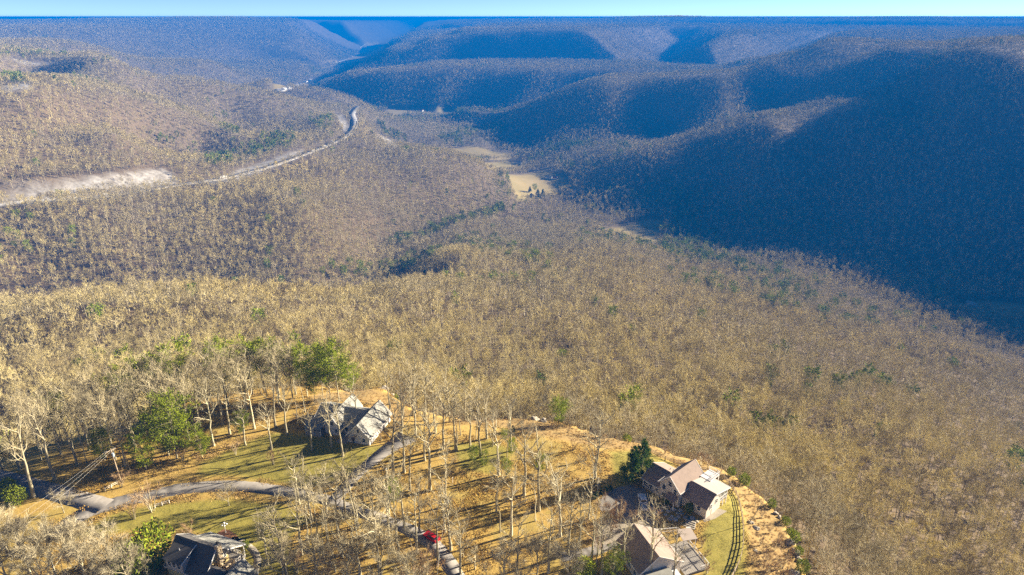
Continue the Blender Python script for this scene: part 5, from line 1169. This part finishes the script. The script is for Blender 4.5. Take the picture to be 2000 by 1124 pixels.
FARM = [(1072,349,9,18,4,2.5,WHITE,ROOF_PALE,"pale roofed barn on the sunlit valley field",1.0),(1084,350,8,12,3.5,2.5,WHITE,REDROOF,"small red roofed house beside the pale barn on the valley field",1.2),(1039,384,8,11,3.5,2.5,SIDE_GREY,ROOF_DARK,"dark house below the green trees on the valley field",.2),(1124,376,8,13,5,3,WHITE,ROOF_PALE,"white house among bare valley trees",.5),(1112,380,6,8,3,2,WHITE,ROOF_PALE,"small white shed left of the valley house",.2),
 (1013,320,9,16,4,2,WHITE,ROOF_PALE,"pale shed in the shaded valley beyond the fields",.8),(1028,320,8,13,4,2.5,WHITE,ROOF_PALE,"pale house right of the shed in the shaded valley",.3),(970,274,8,14,4,2,WHITE,ROOF_PALE,"farmhouse in the shaded valley by the upper field",.3),(823,218,12,22,5,3,WHITE,REDROOF,"red roofed barn on the far pale field",.9),(840,219,10,14,4,3,WHITE,ROOF_PALE,"pale barn right of the red roofed barn",.4),(1897,598,9,13,4,2.5,WHITE,ROOF_PALE,"pale house on the shaded valley floor at the right edge",.3),(1228,375,8,14,4,2,WHITE,ROOF_PALE,"pale roof deep in the valley shade",.5),(1245,396,8,12,4,2,WHITE,ROOF_PALE,"lower pale roof deep in the valley shade",.1)]
for f in FARM: farm(*f)
g = np.random.default_rng(21)
spots = [(548,178),(556,176),(563,174),(571,170),(579,168),(588,165),(597,161),(606,158),(585,172),(640,126),(650,124),(661,121),(668,118),(676,115),(684,112),(692,108),(660,125),(672,121),(698,102),(703,97)]
for k, (u, v) in enumerate(spots):
    far_ = v < 130; farm(u, v, g.uniform(14, 24) * (1.5 if far_ else 1), g.uniform(18, 34) * (1.4 if far_ else 1), 6, 3, WHITE, (ROOF_PALE, WHITE, ROOF_GREY)[k % 3], "%s pale building counted from the left in the %s valley town" % (["first", "second", "third", "fourth", "fifth", "sixth", "seventh", "eighth", "ninth", "tenth", "eleventh"][sorted([q for q in spots if (q[1] < 130) == far_]).index((u, v))], "farther" if far_ else "nearer"), g.random() * 3, "town_building")
# lone trees on the valley fields
for k, (u, v, pr, s, lab) in enumerate([(1045,378,PINES,1.2,"tall lone pine on the valley field"),(1050,388,SPRUCE,1.9,"dark spruce clump below the lone pine on the valley field"),(1060,386,SPRUCE,1.7,"dark spruce right of the clump on the valley field"),(1035,376,SPRUCE,1.2,"small dark spruce left of the lone pine"),(1090,334,BUSHY,1.2,"pale bare tree at the shadow edge of the valley field"),(1064,318,BUSHY,1.2,"pale green tree catching light in the shaded valley"),(1923,616,BUSHY,1.3,"bare tree on the valley floor at the right edge"),(1875,602,BUSHY,1.2,"bare tree on the shaded valley floor at the right")]):
    x, y, z = ground_at(u, v); tm, cm = pr[k % len(pr)]; e = empty("valley_tree", (x, y, height(np.array([x]), np.array([y]))[0]), k); e.scale = (s,) * 3; link("trunk", tm, e); link("crown", cm, e); tag(e, lab, "tree")
# pine bank above the rock cut and on the left bluffs
PB = [([(395,330),(420,310),(445,312),(500,285),(560,268),(588,288),(540,300),(470,318),(420,332)], 130), ([(415,262),(455,255),(470,268),(430,270)], 30), ([(0,112),(40,103),(130,100),(185,108),(130,114),(20,114)], 170), ([(0,158),(40,150),(62,165),(20,166)], 60), ([(600,240),(650,232),(655,255),(620,262)], 40), ([(730,455),(800,470),(860,440),(960,415),(1000,405),(960,430),(860,460),(780,490)], 70), ([(735,240),(760,255),(800,280),(780,282),(745,262)], 50), ([(600,550),(700,525),(830,505),(880,500),(820,530),(700,548)], 45), ([(880,480),(960,470),(1100,500),(1020,530),(900,500)], 50), ([(1300,540),(1500,560),(1800,640),(1700,660),(1450,600)], 60)]
AX, AY = [], []
g = np.random.default_rng(31)
for poly, n in PB:
    W_ = np.array([ground_at(u, v)[:2] for u, v in poly]); c = 0
    for _ in range(n * 12):
        x = g.uniform(W_[:, 0].min(), W_[:, 0].max()); y = g.uniform(W_[:, 1].min(), W_[:, 1].max())
        if poly_sd(W_, np.array([x]), np.array([y]))[0] > 0: AX.append(x); AY.append(y); c += 1
        if c >= n: break
AX = np.array(AX); AY = np.array(AY); AZ = height(AX, AY); far_ = np.hypot(AX, AY) > 1300
AI = np.where(far_, LOD["pfar"][0] + g.integers(0, 2, len(AX)), LOD["pmid"][0] + g.integers(0, 3, len(AX)))
FX = np.concatenate((FX, AX)); FY = np.concatenate((FY, AY)); FZ = np.concatenate((FZ, AZ)); FR = np.concatenate((FR, g.uniform(0, 6, len(AX)))); FS = np.concatenate((FS, g.uniform(.75, 1.15, len(AX)))); FI = np.concatenate((FI, AI)); FPINE = np.concatenate((FPINE, np.ones(len(AX), bool)))

# the nearest forest trees stand as single things, the rest is one mass
order = np.argsort(np.hypot(FX, FY) + (np.abs(np.arctan2(FX, FY)) > R(37)) * 1e6 + FPINE * 1e6 + (FY < 80) * 1e6)
keep = np.ones(len(FX), bool)
N_IND = 150
for q, i in enumerate(order[:N_IND]):
    tm, cm = NEAR[q % len(NEAR)]
    e = empty("bare_tree", (FX[i], FY[i], FZ[i] - .2), FR[i]); e.scale = (FS[i],) * 3
    link("trunk", tm, e); link("crown", cm, e)
    tag(e, "bare grey brown tree in the forest just below the bluff edge", "tree", "bare trees along the foot of the bluff"); keep[i] = False
k = keep
forest = scatter("forest", np.stack((FX[k], FY[k], FZ[k] - .3), 1), FR[k], FS[k], FI[k], FOREST)
tag(forest, "leafless hardwood forest with scattered pines over the slopes and ridges", "forest", kind="stuff")

# ------------------------------------------------------------------ haze
m = bpy.data.materials.new("haze_air"); m.use_nodes = True; t = m.node_tree; t.nodes.clear()
pv = t.nodes.new("ShaderNodeVolumePrincipled"); mo = t.nodes.new("ShaderNodeOutputMaterial")
pv.inputs["Color"].default_value = (.0, .168, .61, 1)
pv.inputs["Density"].default_value = HAZE_DENSITY; pv.inputs["Anisotropy"].default_value = 0.0
L(t, pv.outputs[0], mo.inputs["Volume"])
hb = MB().box(-66000, 66000, -66000, 66000, -420, 112).build("haze", m)
tag(hb, "thin blue air haze filling the valley", "haze", kind="stuff")
